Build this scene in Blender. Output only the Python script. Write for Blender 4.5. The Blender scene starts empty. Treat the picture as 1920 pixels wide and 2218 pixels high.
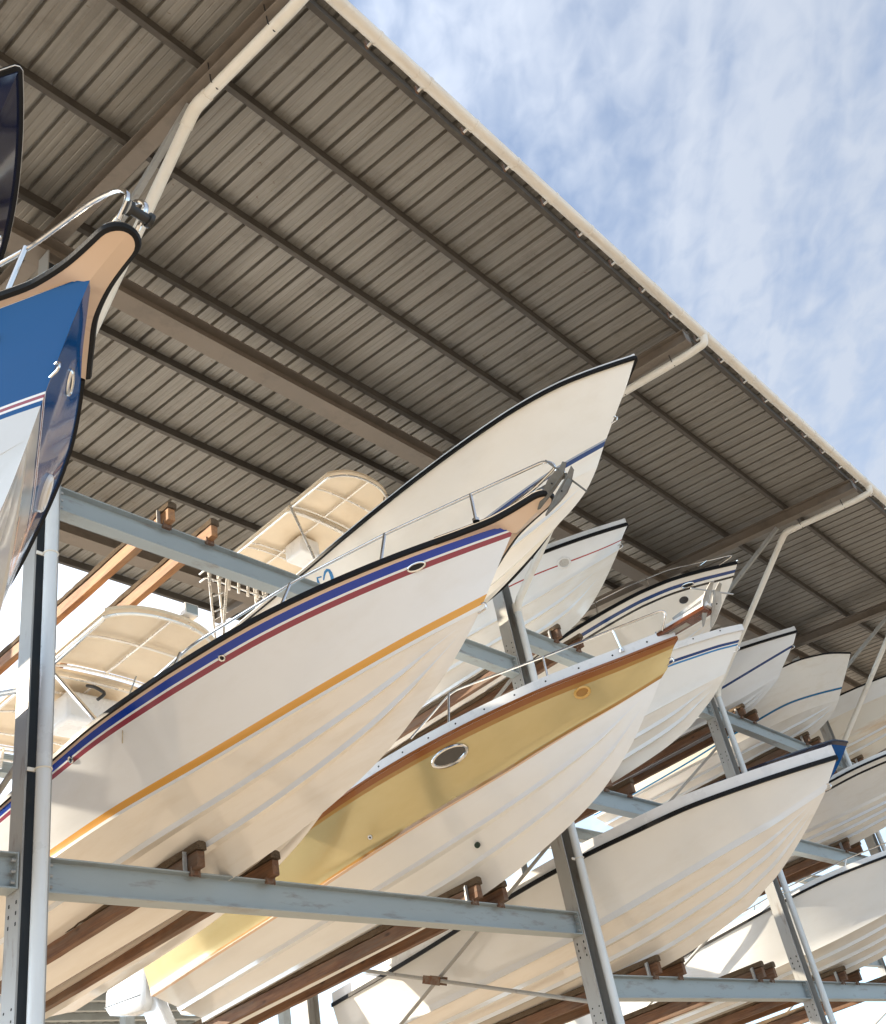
import bpy, math, random
import numpy as np
from mathutils import Vector, Matrix
random.seed(7); rng = np.random.default_rng(7)
R_ = math.radians
S = bpy.context.scene
COL = S.collection

# ------------------------------------------------------------------ camera
cam_d = bpy.data.cameras.new("camera"); cam = bpy.data.objects.new("camera", cam_d); COL.objects.link(cam)
cam_d.sensor_fit = 'HORIZONTAL'; cam_d.sensor_width = 36.0; cam_d.lens = 42.120
cam_d.shift_x = -0.14393; cam_d.shift_y = 0.08515; cam_d.clip_end = 4000; cam_d.clip_start = 0.05
cx_, cy_, cz_ = Vector((0.612119, -0.755296, -0.234177)), Vector((-0.292866, -0.491615, 0.820088)), Vector((-0.734534, -0.433408, -0.522128))
m = Matrix(((cx_.x, cy_.x, cz_.x, 0.0), (cx_.y, cy_.y, cz_.y, -7.0), (cx_.z, cy_.z, cz_.z, 1.6), (0, 0, 0, 1)))
cam.matrix_world = m
S.camera = cam

# ------------------------------------------------------------------ light and sky
SUN_AZ, SUN_EL = (-0.52, 0.854), R_(26)          # horizontal direction towards the sun
sun_dir = Vector((SUN_AZ[0] * math.cos(SUN_EL), SUN_AZ[1] * math.cos(SUN_EL), math.sin(SUN_EL))).normalized()
sl = bpy.data.lights.new("sun", 'SUN'); sl.energy = 5.0; sl.angle = R_(0.6); sl.color = (1.0, 0.86, 0.66)
so = bpy.data.objects.new("sun", sl); COL.objects.link(so)
so.rotation_euler = sun_dir.to_track_quat('Z', 'Y').to_euler(); so.location = (0, 0, 40)
S.view_settings.view_transform = 'Standard'; S.view_settings.look = 'None'
S.view_settings.exposure = 1.12; S.view_settings.gamma = 1.0
W = bpy.data.worlds.new("World"); S.world = W; W.use_nodes = True
def build_world():
    nt = W.node_tree; N = nt.nodes; L = nt.links
    bg = N['Background']; bg.inputs[1].default_value = 0.14
    sky = N.new('ShaderNodeTexSky'); sky.sky_type = 'NISHITA'; sky.sun_disc = False
    sky.sun_elevation = SUN_EL; sky.sun_rotation = math.atan2(SUN_AZ[0], SUN_AZ[1])
    sky.air_density = 1.0; sky.dust_density = 1.2; sky.ozone_density = 1.0
    tc = N.new('ShaderNodeTexCoord')
    def math_(op, a, b=None, clamp=False):
        n = N.new('ShaderNodeMath'); n.operation = op; n.use_clamp = clamp
        for i, v in enumerate((a, b)):
            if v is None: continue
            if isinstance(v, (int, float)): n.inputs[i].default_value = v
            else: L.new(v, n.inputs[i])
        return n.outputs[0]
    def ramp(src, a, b):
        n = N.new('ShaderNodeMapRange'); n.interpolation_type = 'SMOOTHSTEP'
        n.inputs['From Min'].default_value = a; n.inputs['From Max'].default_value = b; L.new(src, n.inputs['Value']); return n.outputs[0]
    sp = N.new('ShaderNodeSeparateXYZ'); L.new(tc.outputs['Generated'], sp.inputs[0])
    zc = math_('ADD', math_('MAXIMUM', sp.outputs[2], 0.0), 0.12)
    u, v = math_('DIVIDE', sp.outputs[0], zc), math_('DIVIDE', sp.outputs[1], zc)
    cb = N.new('ShaderNodeCombineXYZ'); L.new(u, cb.inputs[0]); L.new(v, cb.inputs[1])
    def noise(rot, scl, scale, detail, rough, dist=0.0, off=(0, 0, 0)):
        mp = N.new('ShaderNodeMapping'); mp.vector_type = 'TEXTURE'; mp.inputs['Rotation'].default_value = (0, 0, R_(rot)); mp.inputs['Scale'].default_value = scl
        mp.inputs['Location'].default_value = off
        L.new(cb.outputs[0], mp.inputs[0]); n = N.new('ShaderNodeTexNoise'); L.new(mp.outputs[0], n.inputs['Vector'])
        n.inputs['Scale'].default_value = scale; n.inputs['Detail'].default_value = detail; n.inputs['Roughness'].default_value = rough
        n.inputs['Distortion'].default_value = dist; return n.outputs['Fac']
    big = noise(37, (1.8, 1, 1), 2.8, 3, 0.5, 0.0, (2.25, 0.47, 0))            # large sheets
    band = noise(37, (3.6, 1, 1), 11.0, 4, 0.5, 0.55, (0.3, 1.7, 0))           # bands fanning out from the horizon
    rip = noise(52, (1.35, 1, 1), 36.0, 3, 0.5, 0.4, (0.8, 0.1, 0))            # small puffs of the cirrocumulus
    s = math_('ADD', math_('MULTIPLY', big, 0.46), math_('ADD', math_('MULTIPLY', band, 0.36), math_('MULTIPLY', rip, 0.18)))
    cov = ramp(s, 0.37, 0.66)
    hor = math_('SUBTRACT', 1.0, ramp(sp.outputs[2], 0.48, 0.86))            # thicker sheet low in the sky
    cov = math_('ADD', cov, math_('MULTIPLY', hor, 0.55), True)
    cov = math_('ADD', math_('MULTIPLY', cov, 0.66), 0.08)
    dt = N.new('ShaderNodeVectorMath'); dt.operation = 'DOT_PRODUCT'
    nn = N.new('ShaderNodeVectorMath'); nn.operation = 'NORMALIZE'; L.new(tc.outputs['Generated'], nn.inputs[0])
    L.new(nn.outputs[0], dt.inputs[0]); dt.inputs[1].default_value = sun_dir
    glow = math_('POWER', math_('MAXIMUM', math_('ADD', math_('MULTIPLY', dt.outputs['Value'], 0.5), 0.5), 0.0), 7.0)
    low = math_('SUBTRACT', 1.0, ramp(sp.outputs[2], 0.05, 0.50))               # extra brightness added near the horizon to light the hull sides
    bri = math_('ADD', math_('MULTIPLY', glow, 22.0), math_('ADD', 2.5, math_('MULTIPLY', low, 3.4)))
    cc = N.new('ShaderNodeCombineColor')
    warm = math_('SUBTRACT', 1.0, math_('MULTIPLY', low, 0.30)); cool = math_('ADD', 1.10, math_('MULTIPLY', low, 0.22))
    L.new(math_('MULTIPLY', bri, math_('MULTIPLY', warm, 0.94)), cc.inputs[0]); L.new(math_('MULTIPLY', bri, 1.0), cc.inputs[1]); L.new(math_('MULTIPLY', bri, cool), cc.inputs[2])
    mx = N.new('ShaderNodeMix'); mx.data_type = 'RGBA'
    L.new(cov, mx.inputs['Factor']); L.new(sky.outputs[0], mx.inputs['A']); L.new(cc.outputs[0], mx.inputs['B'])
    L.new(mx.outputs['Result'], bg.inputs[0])
build_world()
S.render.engine = 'CYCLES'
S.cycles.use_denoising = True
S.cycles.max_bounces = 8; S.cycles.diffuse_bounces = 5; S.cycles.glossy_bounces = 4
S.cycles.caustics_reflective = False; S.cycles.caustics_refractive = False
S.cycles.sample_clamp_indirect = 8.0

# ------------------------------------------------------------------ materials
MAT = {}
def new_mat(name):
    mt = bpy.data.materials.new(name); mt.use_nodes = True; MAT[name] = mt
    return mt, mt.node_tree.nodes, mt.node_tree.links, mt.node_tree.nodes['Principled BSDF']
def surf(name, col, rough=0.4, metal=0.0, coat=0.0, var=0.06, scl=(1, 1, 1), scale=3.0, dirt=None, dirt_amt=0.3, dirt_scl=(1, 1, 1), dirt_scale=2.0,
         dirt_lo=0.5, dirt_hi=0.75, bump=0.0, bump_scale=40.0, bump_dist=0.01, spec=0.5, rvar=0.1, bump_scl=None):
    """A real surface: slightly uneven colour, wear or dirt in patches of their own shape, uneven gloss, a little relief."""
    mt, N, L, p = new_mat(name)
    tc = N.new('ShaderNodeTexCoord')
    def nz(sc, s, det=5, rough_=0.6):
        mp = N.new('ShaderNodeMapping'); mp.inputs['Scale'].default_value = sc; L.new(tc.outputs['Object'], mp.inputs[0])
        n = N.new('ShaderNodeTexNoise'); n.inputs['Scale'].default_value = s; n.inputs['Detail'].default_value = det; n.inputs['Roughness'].default_value = rough_
        L.new(mp.outputs[0], n.inputs['Vector']); return n.outputs['Fac']
    def mr(src, a, b, c, d):
        n = N.new('ShaderNodeMapRange'); L.new(src, n.inputs['Value'])
        for k, v in zip(('From Min', 'From Max', 'To Min', 'To Max'), (a, b, c, d)): n.inputs[k].default_value = v
        return n.outputs[0]
    f = nz(scl, scale)
    mx = N.new('ShaderNodeMix'); mx.data_type = 'RGBA'
    mx.inputs['A'].default_value = tuple(c * (1 - var) for c in col) + (1,); mx.inputs['B'].default_value = tuple(min(1, c * (1 + var)) for c in col) + (1,)
    L.new(mr(f, 0.3, 0.7, 0, 1), mx.inputs['Factor']); out = mx.outputs['Result']
    if dirt:
        g = nz(dirt_scl, dirt_scale, 8, 0.65)
        m2 = N.new('ShaderNodeMix'); m2.data_type = 'RGBA'; L.new(out, m2.inputs['A']); m2.inputs['B'].default_value = tuple(dirt) + (1,)
        L.new(mr(g, dirt_lo, dirt_hi, 0, dirt_amt), m2.inputs['Factor']); out = m2.outputs['Result']
    L.new(out, p.inputs['Base Color'])
    L.new(mr(f, 0.3, 0.7, max(0.02, rough - rvar), min(1, rough + rvar)), p.inputs['Roughness'])
    p.inputs['Metallic'].default_value = metal; p.inputs['Coat Weight'].default_value = coat; p.inputs['Coat Roughness'].default_value = 0.06
    p.inputs['Specular IOR Level'].default_value = spec
    if bump:
        b = N.new('ShaderNodeBump'); b.inputs['Strength'].default_value = bump; b.inputs['Distance'].default_value = bump_dist
        L.new(nz(bump_scl or scl, bump_scale), b.inputs['Height']); L.new(b.outputs[0], p.inputs['Normal'])
    return mt
def gel(name, col, **k):
    a = dict(rough=0.14, rvar=0.06, coat=0.45, var=0.03, scale=0.9, dirt=(col[0] * .74, col[1] * .66, col[2] * .54), dirt_amt=0.22, dirt_scl=(1.5, .35, 1.5),
             dirt_scale=2.2, dirt_lo=.48, dirt_hi=.8, bump=0.035, bump_scale=1.3, bump_dist=0.05)
    a.update(k); return surf(name, col, **a)
gel('gel_white', (.80, .81, .81)); gel('gel_cream', (.87, .835, .77)); gel('gel_ivory', (.80, .755, .69), dirt=(.60, .50, .36), dirt_amt=.42, dirt_scl=(2.2, .25, 3), dirt_scale=2.6); gel('gel_cool', (.775, .805, .84))
gel('gel_stained', (.78, .74, .66), dirt=(.52, .30, .12), dirt_amt=.75, dirt_scl=(1, .22, 1.6), dirt_scale=1.6, dirt_lo=.5, dirt_hi=.72)
gel('gel_grey', (.55, .56, .57))  # greyed white gelcoat: dirtier, with the lower hull's shade put into the colour
gel('gel_tan', (.66, .50, .38), rough=.3); gel('gel_blue', (.0005, .07, .24), rough=.07, rvar=.03, coat=.05, dirt=None, spec=.22); gel('gel_navy', (.004, .009, .035), rough=.06, rvar=.03, coat=.8, dirt=None)
gel('gel_gold', (.54, .455, .24), rough=.22, coat=.4, metal=.55, dirt=(.40, .31, .12), dirt_amt=.3); gel('gel_amber', (.36, .185, .04), rough=.2, dirt=None, coat=.5)
for nm, c in dict(stripe_blue=(.0, .035, .33), stripe_red=(.27, .04, .065), stripe_orange=(.72, .36, .07), stripe_navy=(.003, .04, .17), stripe_teal=(.006, .12, .27), stripe_sky=(.03, .21, .48),
                  stripe_black=(.012, .01, .01), stripe_grey=(.33, .38, .45), stripe_crimson=(.33, .02, .025), stripe_brown=(.26, .085, .018), stripe_peach=(.78, .55, .38)).items():
    gel(nm, c, rough=.22, dirt=None, coat=.2)
surf('rubber', (.007, .007, .008), .5, spec=.2, var=.2, bump=.15, bump_scale=60)
surf('rail_white', (.78, .78, .78), .3, coat=.2)
surf('cowl', (.55, .56, .57), .25, coat=.5, var=.05)
surf('chrome', (.72, .71, .69), .14, 1.0, var=.06, rvar=.06)
surf('alu', (.80, .76, .70), .28, .6, var=.06, rvar=.08)
surf('galv', (.42, .43, .43), .5, .55, var=.22, scale=9, dirt=(.22, .15, .10), dirt_amt=.45, dirt_scale=7, bump=.2, bump_scale=50)
surf('galv_dark', (.15, .145, .13), .6, .35, var=.3, scale=9, dirt=(.16, .10, .06), dirt_amt=.5, dirt_scale=7, bump=.3, bump_scale=50)
surf('rusty', (.20, .15, .115), .75, .2, var=.3, scale=20, dirt=(.16, .06, .025), dirt_amt=.8, dirt_scale=18, dirt_lo=.4, dirt_hi=.6, bump=.5, bump_scale=90)
surf('beam_paint', (.33, .375, .39), .5, var=.07, scale=2.5, scl=(.4, 1, 1), dirt=(.17, .12, .085), dirt_amt=.55, dirt_scl=(.5, 1, 2.2), dirt_scale=5, dirt_lo=.56, dirt_hi=.70, bump=.08, bump_scale=70, bump_dist=.004)
surf('post_paint', (.34, .34, .33), .5, var=.08, scale=2.5, scl=(1, 1, .4), dirt=(.15, .105, .075), dirt_amt=.55, dirt_scl=(2.2, 2.2, .5), dirt_scale=5, dirt_lo=.56, dirt_hi=.70, bump=.08, bump_scale=70, bump_dist=.004)
surf('purlin_steel', (.075, .065, .055), .55, var=.2, scale=6, dirt=(.15, .135, .11), dirt_amt=.5, dirt_scl=(.6, 2, 2), dirt_scale=7, dirt_lo=.55, dirt_hi=.7)
surf('roof_steel', (.20, .168, .138), .55, var=.12, scale=2.2, scl=(.5, .5, .5), dirt=(.10, .085, .07), dirt_amt=.6, dirt_scale=3.2, dirt_lo=.5, dirt_hi=.75, bump=.1, bump_scale=60, bump_dist=.004)
surf('post_web_shade', (.035, .042, .05), .5, var=.2, scale=4, dirt=(.10, .08, .06), dirt_amt=.5, dirt_scl=(2, 2, .5), dirt_scale=5)  # near-black: shade of the front recess is put into the web colour
surf('hole', (.012, .012, .012), .8)
surf('pvc', (.80, .77, .70), .35, var=.03, dirt=(.55, .46, .34), dirt_amt=.3, dirt_scl=(1, 1, .3), dirt_scale=4)
surf('pvc_grey', (.70, .74, .77), .35, var=.03, dirt=(.5, .48, .45), dirt_amt=.3, dirt_scl=(4, 4, .5), dirt_scale=3)
surf('gutter_pvc', (.78, .74, .67), .34, var=.05, dirt=(.50, .39, .28), dirt_amt=.45, dirt_scl=(.5, 3, 3), dirt_scale=4)
surf('canvas', (.80, .67, .50), .6, var=.04, dirt=(.62, .47, .31), dirt_amt=.35, dirt_scale=1.6, bump=.12, bump_scale=4, bump_dist=.02)
surf('bracket_steel', (.45, .46, .46), .4, .6, var=.15, scale=10, dirt=(.2, .11, .06), dirt_amt=.6, dirt_scale=12)
surf('mahogany', (.13, .036, .012), .25, coat=.6, var=.3, scl=(14, .8, 14), scale=3, dirt=(.05, .012, .005), dirt_amt=.5, dirt_scl=(12, .6, 12), dirt_scale=3)
surf('glass_dark', (.012, .012, .014), .05, coat=1, var=.1)
surf('lamp_glass', (.35, .42, .46), .08, coat=1, var=.2)
surf('amber_lens', (.62, .36, .09), .12, coat=.8)
surf('plastic_wrap', (.62, .62, .60), .22, coat=.6, var=.12, bump=.8, bump_scale=14, bump_dist=.04)
surf('cable', (.02, .02, .02), .5)
surf('rope', (.45, .38, .28), .8, var=.2, scale=30, bump=.5, bump_scale=120)
surf('shed_steel', (.36, .39, .40), .5, var=.1, scl=(1, .3, 1), scale=3, dirt=(.2, .19, .18), dirt_amt=.4)
surf('carpet', (.17, .125, .085), .95, var=.35, scl=(30, 30, 30), scale=4, dirt=(.06, .04, .025), dirt_amt=.8, dirt_scale=7, dirt_scl=(4, 1, 4), bump=.9, bump_scale=30, bump_dist=.012, spec=.1)
def wood(name, c1, c2):
    mt, N, L, p = new_mat(name)
    tc = N.new('ShaderNodeTexCoord'); oi = N.new('ShaderNodeObjectInfo')
    ad = N.new('ShaderNodeVectorMath'); ad.operation = 'ADD'; L.new(tc.outputs['Object'], ad.inputs[0])
    sc = N.new('ShaderNodeVectorMath'); sc.operation = 'SCALE'; sc.inputs[0].default_value = (7, 31, 3); L.new(oi.outputs['Random'], sc.inputs['Scale']); L.new(sc.outputs[0], ad.inputs[1])
    def nz(scl, s, det=8, dist=0):
        mp = N.new('ShaderNodeMapping'); mp.inputs['Scale'].default_value = scl; L.new(ad.outputs[0], mp.inputs[0])
        n = N.new('ShaderNodeTexNoise'); n.inputs['Scale'].default_value = s; n.inputs['Detail'].default_value = det; n.inputs['Roughness'].default_value = .65; n.inputs['Distortion'].default_value = dist
        L.new(mp.outputs[0], n.inputs['Vector']); return n.outputs['Fac']
    g = nz((16, .7, 16), 2.2, 8, 1.2); big = nz((2, .7, 2), 2.0, 4)
    mx = N.new('ShaderNodeMix'); mx.data_type = 'RGBA'; mx.inputs['A'].default_value = c1 + (1,); mx.inputs['B'].default_value = c2 + (1,)
    r = N.new('ShaderNodeMapRange'); r.inputs['From Min'].default_value = .32; r.inputs['From Max'].default_value = .68; L.new(g, r.inputs['Value']); L.new(r.outputs[0], mx.inputs['Factor'])
    m2 = N.new('ShaderNodeMix'); m2.data_type = 'RGBA'; m2.blend_type = 'MULTIPLY'; L.new(mx.outputs['Result'], m2.inputs['A']); m2.inputs['B'].default_value = (.42, .33, .28, 1)
    r2 = N.new('ShaderNodeMapRange'); r2.inputs['From Min'].default_value = .45; r2.inputs['From Max'].default_value = .75; L.new(big, r2.inputs['Value']); L.new(r2.outputs[0], m2.inputs['Factor'])
    w_ = N.new('ShaderNodeMix'); w_.data_type = 'RGBA'; L.new(m2.outputs['Result'], w_.inputs['A']); w_.inputs['B'].default_value = (.15, .125, .10, 1)
    r4 = N.new('ShaderNodeMapRange'); r4.inputs['From Min'].default_value = .46; r4.inputs['From Max'].default_value = .70; r4.inputs['To Max'].default_value = .7; L.new(nz((5, .5, 5), 1.6, 7), r4.inputs['Value']); L.new(r4.outputs[0], w_.inputs['Factor']); m2 = w_
    # knots
    mp = N.new('ShaderNodeMapping'); mp.inputs['Scale'].default_value = (3.2, 1.35, 3.2); L.new(ad.outputs[0], mp.inputs[0])
    vo = N.new('ShaderNodeTexVoronoi'); vo.inputs['Scale'].default_value = 1.7; L.new(mp.outputs[0], vo.inputs['Vector'])
    r3 = N.new('ShaderNodeMapRange'); r3.inputs['From Min'].default_value = .05; r3.inputs['From Max'].default_value = .14; r3.inputs['To Min'].default_value = .85; r3.inputs['To Max'].default_value = 0; L.new(vo.outputs['Distance'], r3.inputs['Value'])
    m3 = N.new('ShaderNodeMix'); m3.data_type = 'RGBA'; L.new(m2.outputs['Result'], m3.inputs['A']); m3.inputs['B'].default_value = (.035, .014, .008, 1); L.new(r3.outputs[0], m3.inputs['Factor'])
    L.new(m3.outputs['Result'], p.inputs['Base Color']); p.inputs['Roughness'].default_value = .75
    b = N.new('ShaderNodeBump'); b.inputs['Strength'].default_value = .5; b.inputs['Distance'].default_value = .01; L.new(g, b.inputs['Height']); L.new(b.outputs[0], p.inputs['Normal'])
wood('timber', (.235, .115, .055), (.105, .048, .024)); wood('timber_pale', (.52, .27, .12), (.33, .15, .06))
def sheet_mat():
    """Underside of the profiled roof sheets: dull painted steel with rolled-in fine lines, run-down dirt and stains."""
    mt, N, L, p = new_mat('roof_sheet'); tc = N.new('ShaderNodeTexCoord')
    def nz(scl, s, det=6, ro=.6):
        mp = N.new('ShaderNodeMapping'); mp.inputs['Scale'].default_value = scl; L.new(tc.outputs['Object'], mp.inputs[0])
        n = N.new('ShaderNodeTexNoise'); n.inputs['Scale'].default_value = s; n.inputs['Detail'].default_value = det; n.inputs['Roughness'].default_value = ro
        L.new(mp.outputs[0], n.inputs['Vector']); return n.outputs['Fac']
    def mix(a, bcol, f, lo, hi, amt):
        r = N.new('ShaderNodeMapRange'); r.inputs['From Min'].default_value = lo; r.inputs['From Max'].default_value = hi; r.inputs['To Max'].default_value = amt; L.new(f, r.inputs['Value'])
        m_ = N.new('ShaderNodeMix'); m_.data_type = 'RGBA'
        if isinstance(a, tuple): m_.inputs['A'].default_value = a
        else: L.new(a, m_.inputs['A'])
        m_.inputs['B'].default_value = bcol; L.new(r.outputs[0], m_.inputs['Factor']); return m_.outputs['Result']
    c = mix((.285, .268, .238, 1), (.215, .201, .178, 1), nz((9, .25, 1), 2.6), .35, .65, 1)
    c = mix(c, (.20, .165, .125, 1), nz((60, .6, 1), 1.0, 3), .5, .7, .3)
    c = mix(c, (.13, .065, .03, 1), nz((9, 9, 1), 2.4, 3, .5), .70, .76, .7)
    c = mix(c, (.10, .08, .06, 1), nz((1.2, 1.2, 1), 1.4, 9, .7), .52, .8, .6)
    L.new(c, p.inputs['Base Color']); p.inputs['Roughness'].default_value = .40; p.inputs['Metallic'].default_value = .15
    b = N.new('ShaderNodeBump'); b.inputs['Strength'].default_value = .25; b.inputs['Distance'].default_value = .006; L.new(nz((38, .15, 1), 1.0, 2), b.inputs['Height']); L.new(b.outputs[0], p.inputs['Normal'])
sheet_mat()
def ground_mat():
    mt, N, L, p = new_mat('yard'); tc = N.new('ShaderNodeTexCoord')
    n = N.new('ShaderNodeTexNoise'); n.inputs['Scale'].default_value = .25; n.inputs['Detail'].default_value = 10; L.new(tc.outputs['Object'], n.inputs['Vector'])
    n2 = N.new('ShaderNodeTexNoise'); n2.inputs['Scale'].default_value = 14; n2.inputs['Detail'].default_value = 6; L.new(tc.outputs['Object'], n2.inputs['Vector'])
    a = N.new('ShaderNodeMath'); a.operation = 'ADD'; L.new(n.outputs['Fac'], a.inputs[0]); L.new(n2.outputs['Fac'], a.inputs[1])
    r = N.new('ShaderNodeMapRange'); r.inputs['From Min'].default_value = .7; r.inputs['From Max'].default_value = 1.3; L.new(a.outputs[0], r.inputs['Value'])
    mx = N.new('ShaderNodeMix'); mx.data_type = 'RGBA'; mx.inputs['A'].default_value = (.34, .28, .21, 1); mx.inputs['B'].default_value = (.46, .385, .30, 1); L.new(r.outputs[0], mx.inputs['Factor'])
    L.new(mx.outputs['Result'], p.inputs['Base Color']); p.inputs['Roughness'].default_value = .9
    b = N.new('ShaderNodeBump'); b.inputs['Strength'].default_value = .4; L.new(n2.outputs['Fac'], b.inputs['Height']); L.new(b.outputs[0], p.inputs['Normal'])
ground_mat()

# ------------------------------------------------------------------ mesh helpers
class MB:
    def __init__(s): s.v = []; s.f = []; s.m = []; s.sl = []
    def slot(s, mat):
        if mat not in s.sl: s.sl.append(mat)
        return s.sl.index(mat)
    def add(s, vs, fs, mat):
        o = len(s.v); k = s.slot(mat); s.v += [tuple(map(float, p)) for p in vs]
        for f in fs: s.f.append(tuple(i + o for i in f)); s.m.append(k)
        return s
    def box(s, c, size, mat, rot=None):
        hx, hy, hz = [q / 2 for q in size]
        vs = [Vector((x, y, z)) for x in (-hx, hx) for y in (-hy, hy) for z in (-hz, hz)]
        if rot is not None: vs = [rot @ v for v in vs]
        return s.add([v + Vector(c) for v in vs], [(0, 1, 3, 2), (4, 6, 7, 5), (0, 4, 5, 1), (2, 3, 7, 6), (0, 2, 6, 4), (1, 5, 7, 3)], mat)
    def prism(s, prof, axis_pts, frame, mat):
        """closed 2-D profile swept from point a to b; frame = (u, v) vectors of the profile plane"""
        a, b = map(Vector, axis_pts); u, v = map(Vector, frame); n = len(prof)
        vs = [a + u * p[0] + v * p[1] for p in prof] + [b + u * p[0] + v * p[1] for p in prof]
        fs = [(i, (i + 1) % n, n + (i + 1) % n, n + i) for i in range(n)] + [tuple(range(n - 1, -1, -1)), tuple(range(n, 2 * n))]
        return s.add(vs, fs, mat)
    def bar(s, a, b, w, h, mat, up=(0, 0, 1)):
        a, b = Vector(a), Vector(b); d = (b - a).normalized(); u = d.cross(Vector(up))
        if u.length < 1e-4: u = d.cross(Vector((0, 1, 0)))
        u.normalize(); v = u.cross(d).normalized()
        return s.prism([(-w / 2, -h / 2), (w / 2, -h / 2), (w / 2, h / 2), (-w / 2, h / 2)], (a, b), (u, v), mat)
    def tube(s, pts, r, mat, n=10, closed=False, caps=True):
        pts = [Vector(p) for p in pts]; rs = r if isinstance(r, (list, tuple)) else [r] * len(pts); P = len(pts); ring = []
        t0 = None; nv = None
        for i, p in enumerate(pts):
            if closed: t = (pts[(i + 1) % P] - pts[i - 1])
            else: t = pts[min(i + 1, P - 1)] - pts[max(i - 1, 0)]
            t.normalize()
            if nv is None:
                nv = t.cross(Vector((0, 0, 1)))
                if nv.length < .05: nv = t.cross(Vector((0, 1, 0)))
            nv = (nv - t * nv.dot(t)).normalized(); bv = t.cross(nv)
            # mitre
            k = 1.0
            ring.append([p + (nv * math.cos(a) + bv * math.sin(a)) * rs[i] * k for a in [2 * math.pi * j / n for j in range(n)]])
        vs = [v for rg in ring for v in rg]; fs = []
        for i in range(P if closed else P - 1):
            j = (i + 1) % P
            for q in range(n): fs.append((i * n + q, i * n + (q + 1) % n, j * n + (q + 1) % n, j * n + q))
        if caps and not closed: fs += [tuple(range(n - 1, -1, -1)), tuple(range((P - 1) * n, P * n))]
        return s.add(vs, fs, mat)
    def disc_ring(s, c, nrm, up, a, b, tube_r, mat, n=32, k=8):
        """elliptical ring lying on a surface"""
        nrm = Vector(nrm).normalized(); e1 = (Vector(up) - nrm * Vector(up).dot(nrm)).normalized(); e2 = nrm.cross(e1)
        return s.tube([Vector(c) + e1 * (a * math.cos(t)) + e2 * (b * math.sin(t)) for t in [2 * math.pi * i / n for i in range(n)]], tube_r, mat, k, True)
    def disc(s, c, nrm, up, a, b, mat, n=32, h=0.0):
        nrm = Vector(nrm).normalized(); e1 = (Vector(up) - nrm * Vector(up).dot(nrm)).normalized(); e2 = nrm.cross(e1)
        p = [Vector(c) + e1 * (a * math.cos(t)) + e2 * (b * math.sin(t)) for t in [2 * math.pi * i / n for i in range(n)]]
        q = [v + nrm * h for v in p] if h else []
        if not h: return s.add(p, [tuple(range(n))], mat)
        return s.add(p + q, [tuple(range(n - 1, -1, -1)), tuple(range(n, 2 * n))] + [(i, (i + 1) % n, n + (i + 1) % n, n + i) for i in range(n)], mat)
    def build_each(s, name, parent, cuts, **k):
        """each piece (given by where it starts in the vertex list) becomes an object of its own"""
        cuts = cuts + [len(s.v)]; out = []
        for a, b in zip(cuts[:-1], cuts[1:]):
            q = MB(); q.v = s.v[a:b]; q.sl = list(s.sl)
            for f, m in zip(s.f, s.m):
                if a <= f[0] < b: q.f.append(tuple(i - a for i in f)); q.m.append(m)
            out.append(q.build(name, parent, **k))
        return out
    def build(s, name, parent=None, angle=35, bevel=0.0, smooth=True):
        me = bpy.data.meshes.new(name); me.from_pydata(s.v, [], s.f)
        for k in s.sl: me.materials.append(MAT[k])
        me.polygons.foreach_set('material_index', s.m); me.update()
        if smooth:
            me.polygons.foreach_set('use_smooth', [True] * len(me.polygons)); me.set_sharp_from_angle(angle=R_(angle))
        o = bpy.data.objects.new(name, me); COL.objects.link(o)
        if parent is not None: o.parent = parent; o.matrix_parent_inverse = world_of(parent).inverted()
        if bevel:
            b = o.modifiers.new('edge', 'BEVEL'); b.width = bevel; b.segments = 2; b.limit_method = 'ANGLE'; b.angle_limit = R_(50)
        return o
def world_of(o):
    mt = Matrix.Translation(o.location) @ o.rotation_euler.to_matrix().to_4x4()
    return (world_of(o.parent) @ o.matrix_parent_inverse @ mt) if o.parent else mt
def thing(name, loc, label, cat, group=None):
    o = bpy.data.objects.new(name, None); o.empty_display_size = .3; COL.objects.link(o); o.location = loc; return tag(o, label, cat, group)
def tag(o, label, cat, group=None):
    o['label'] = label; o['category'] = cat
    if group: o['group'] = group
    return o
def structure(o): o['kind'] = 'structure'; return o
def copy_tree(o, off, parent=None):
    c = o.copy(); COL.objects.link(c)
    if parent is None: c.location = o.location + Vector(off)
    else: c.parent = parent; c.matrix_parent_inverse = o.matrix_parent_inverse.copy()
    for ch in list(o.children): copy_tree(ch, off, c)
    return c
def ibeam(w, h, tf, tw): 
    a, b = w / 2, h / 2
    return [(-a, -b), (a, -b), (a, -b + tf), (tw / 2, -b + tf), (tw / 2, b - tf), (a, b - tf), (a, b), (-a, b), (-a, b - tf), (-tw / 2, b - tf), (-tw / 2, -b + tf), (-a, -b + tf)]
def curve(pts, x):
    """monotone cubic through pts (x increasing)"""
    p = np.array(pts, float); X, Y = p[:, 0], p[:, 1]; h = np.diff(X); d = np.diff(Y) / h; mm = np.zeros(len(X))
    mm[0], mm[-1] = d[0], d[-1]
    for i in range(1, len(X) - 1):
        if d[i - 1] * d[i] > 0:
            w1, w2 = 2 * h[i] + h[i - 1], h[i] + 2 * h[i - 1]; mm[i] = (w1 + w2) / (w1 / d[i - 1] + w2 / d[i])
    x = np.clip(np.asarray(x, float), X[0], X[-1]); i = np.clip(np.searchsorted(X, x) - 1, 0, len(h) - 1); t = (x - X[i]) / h[i]
    return ((2 * t**3 - 3 * t**2 + 1) * Y[i] + (t**3 - 2 * t**2 + t) * h[i] * mm[i] + (-2 * t**3 + 3 * t**2) * Y[i + 1] + (t**3 - t**2) * h[i] * mm[i + 1])

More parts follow.
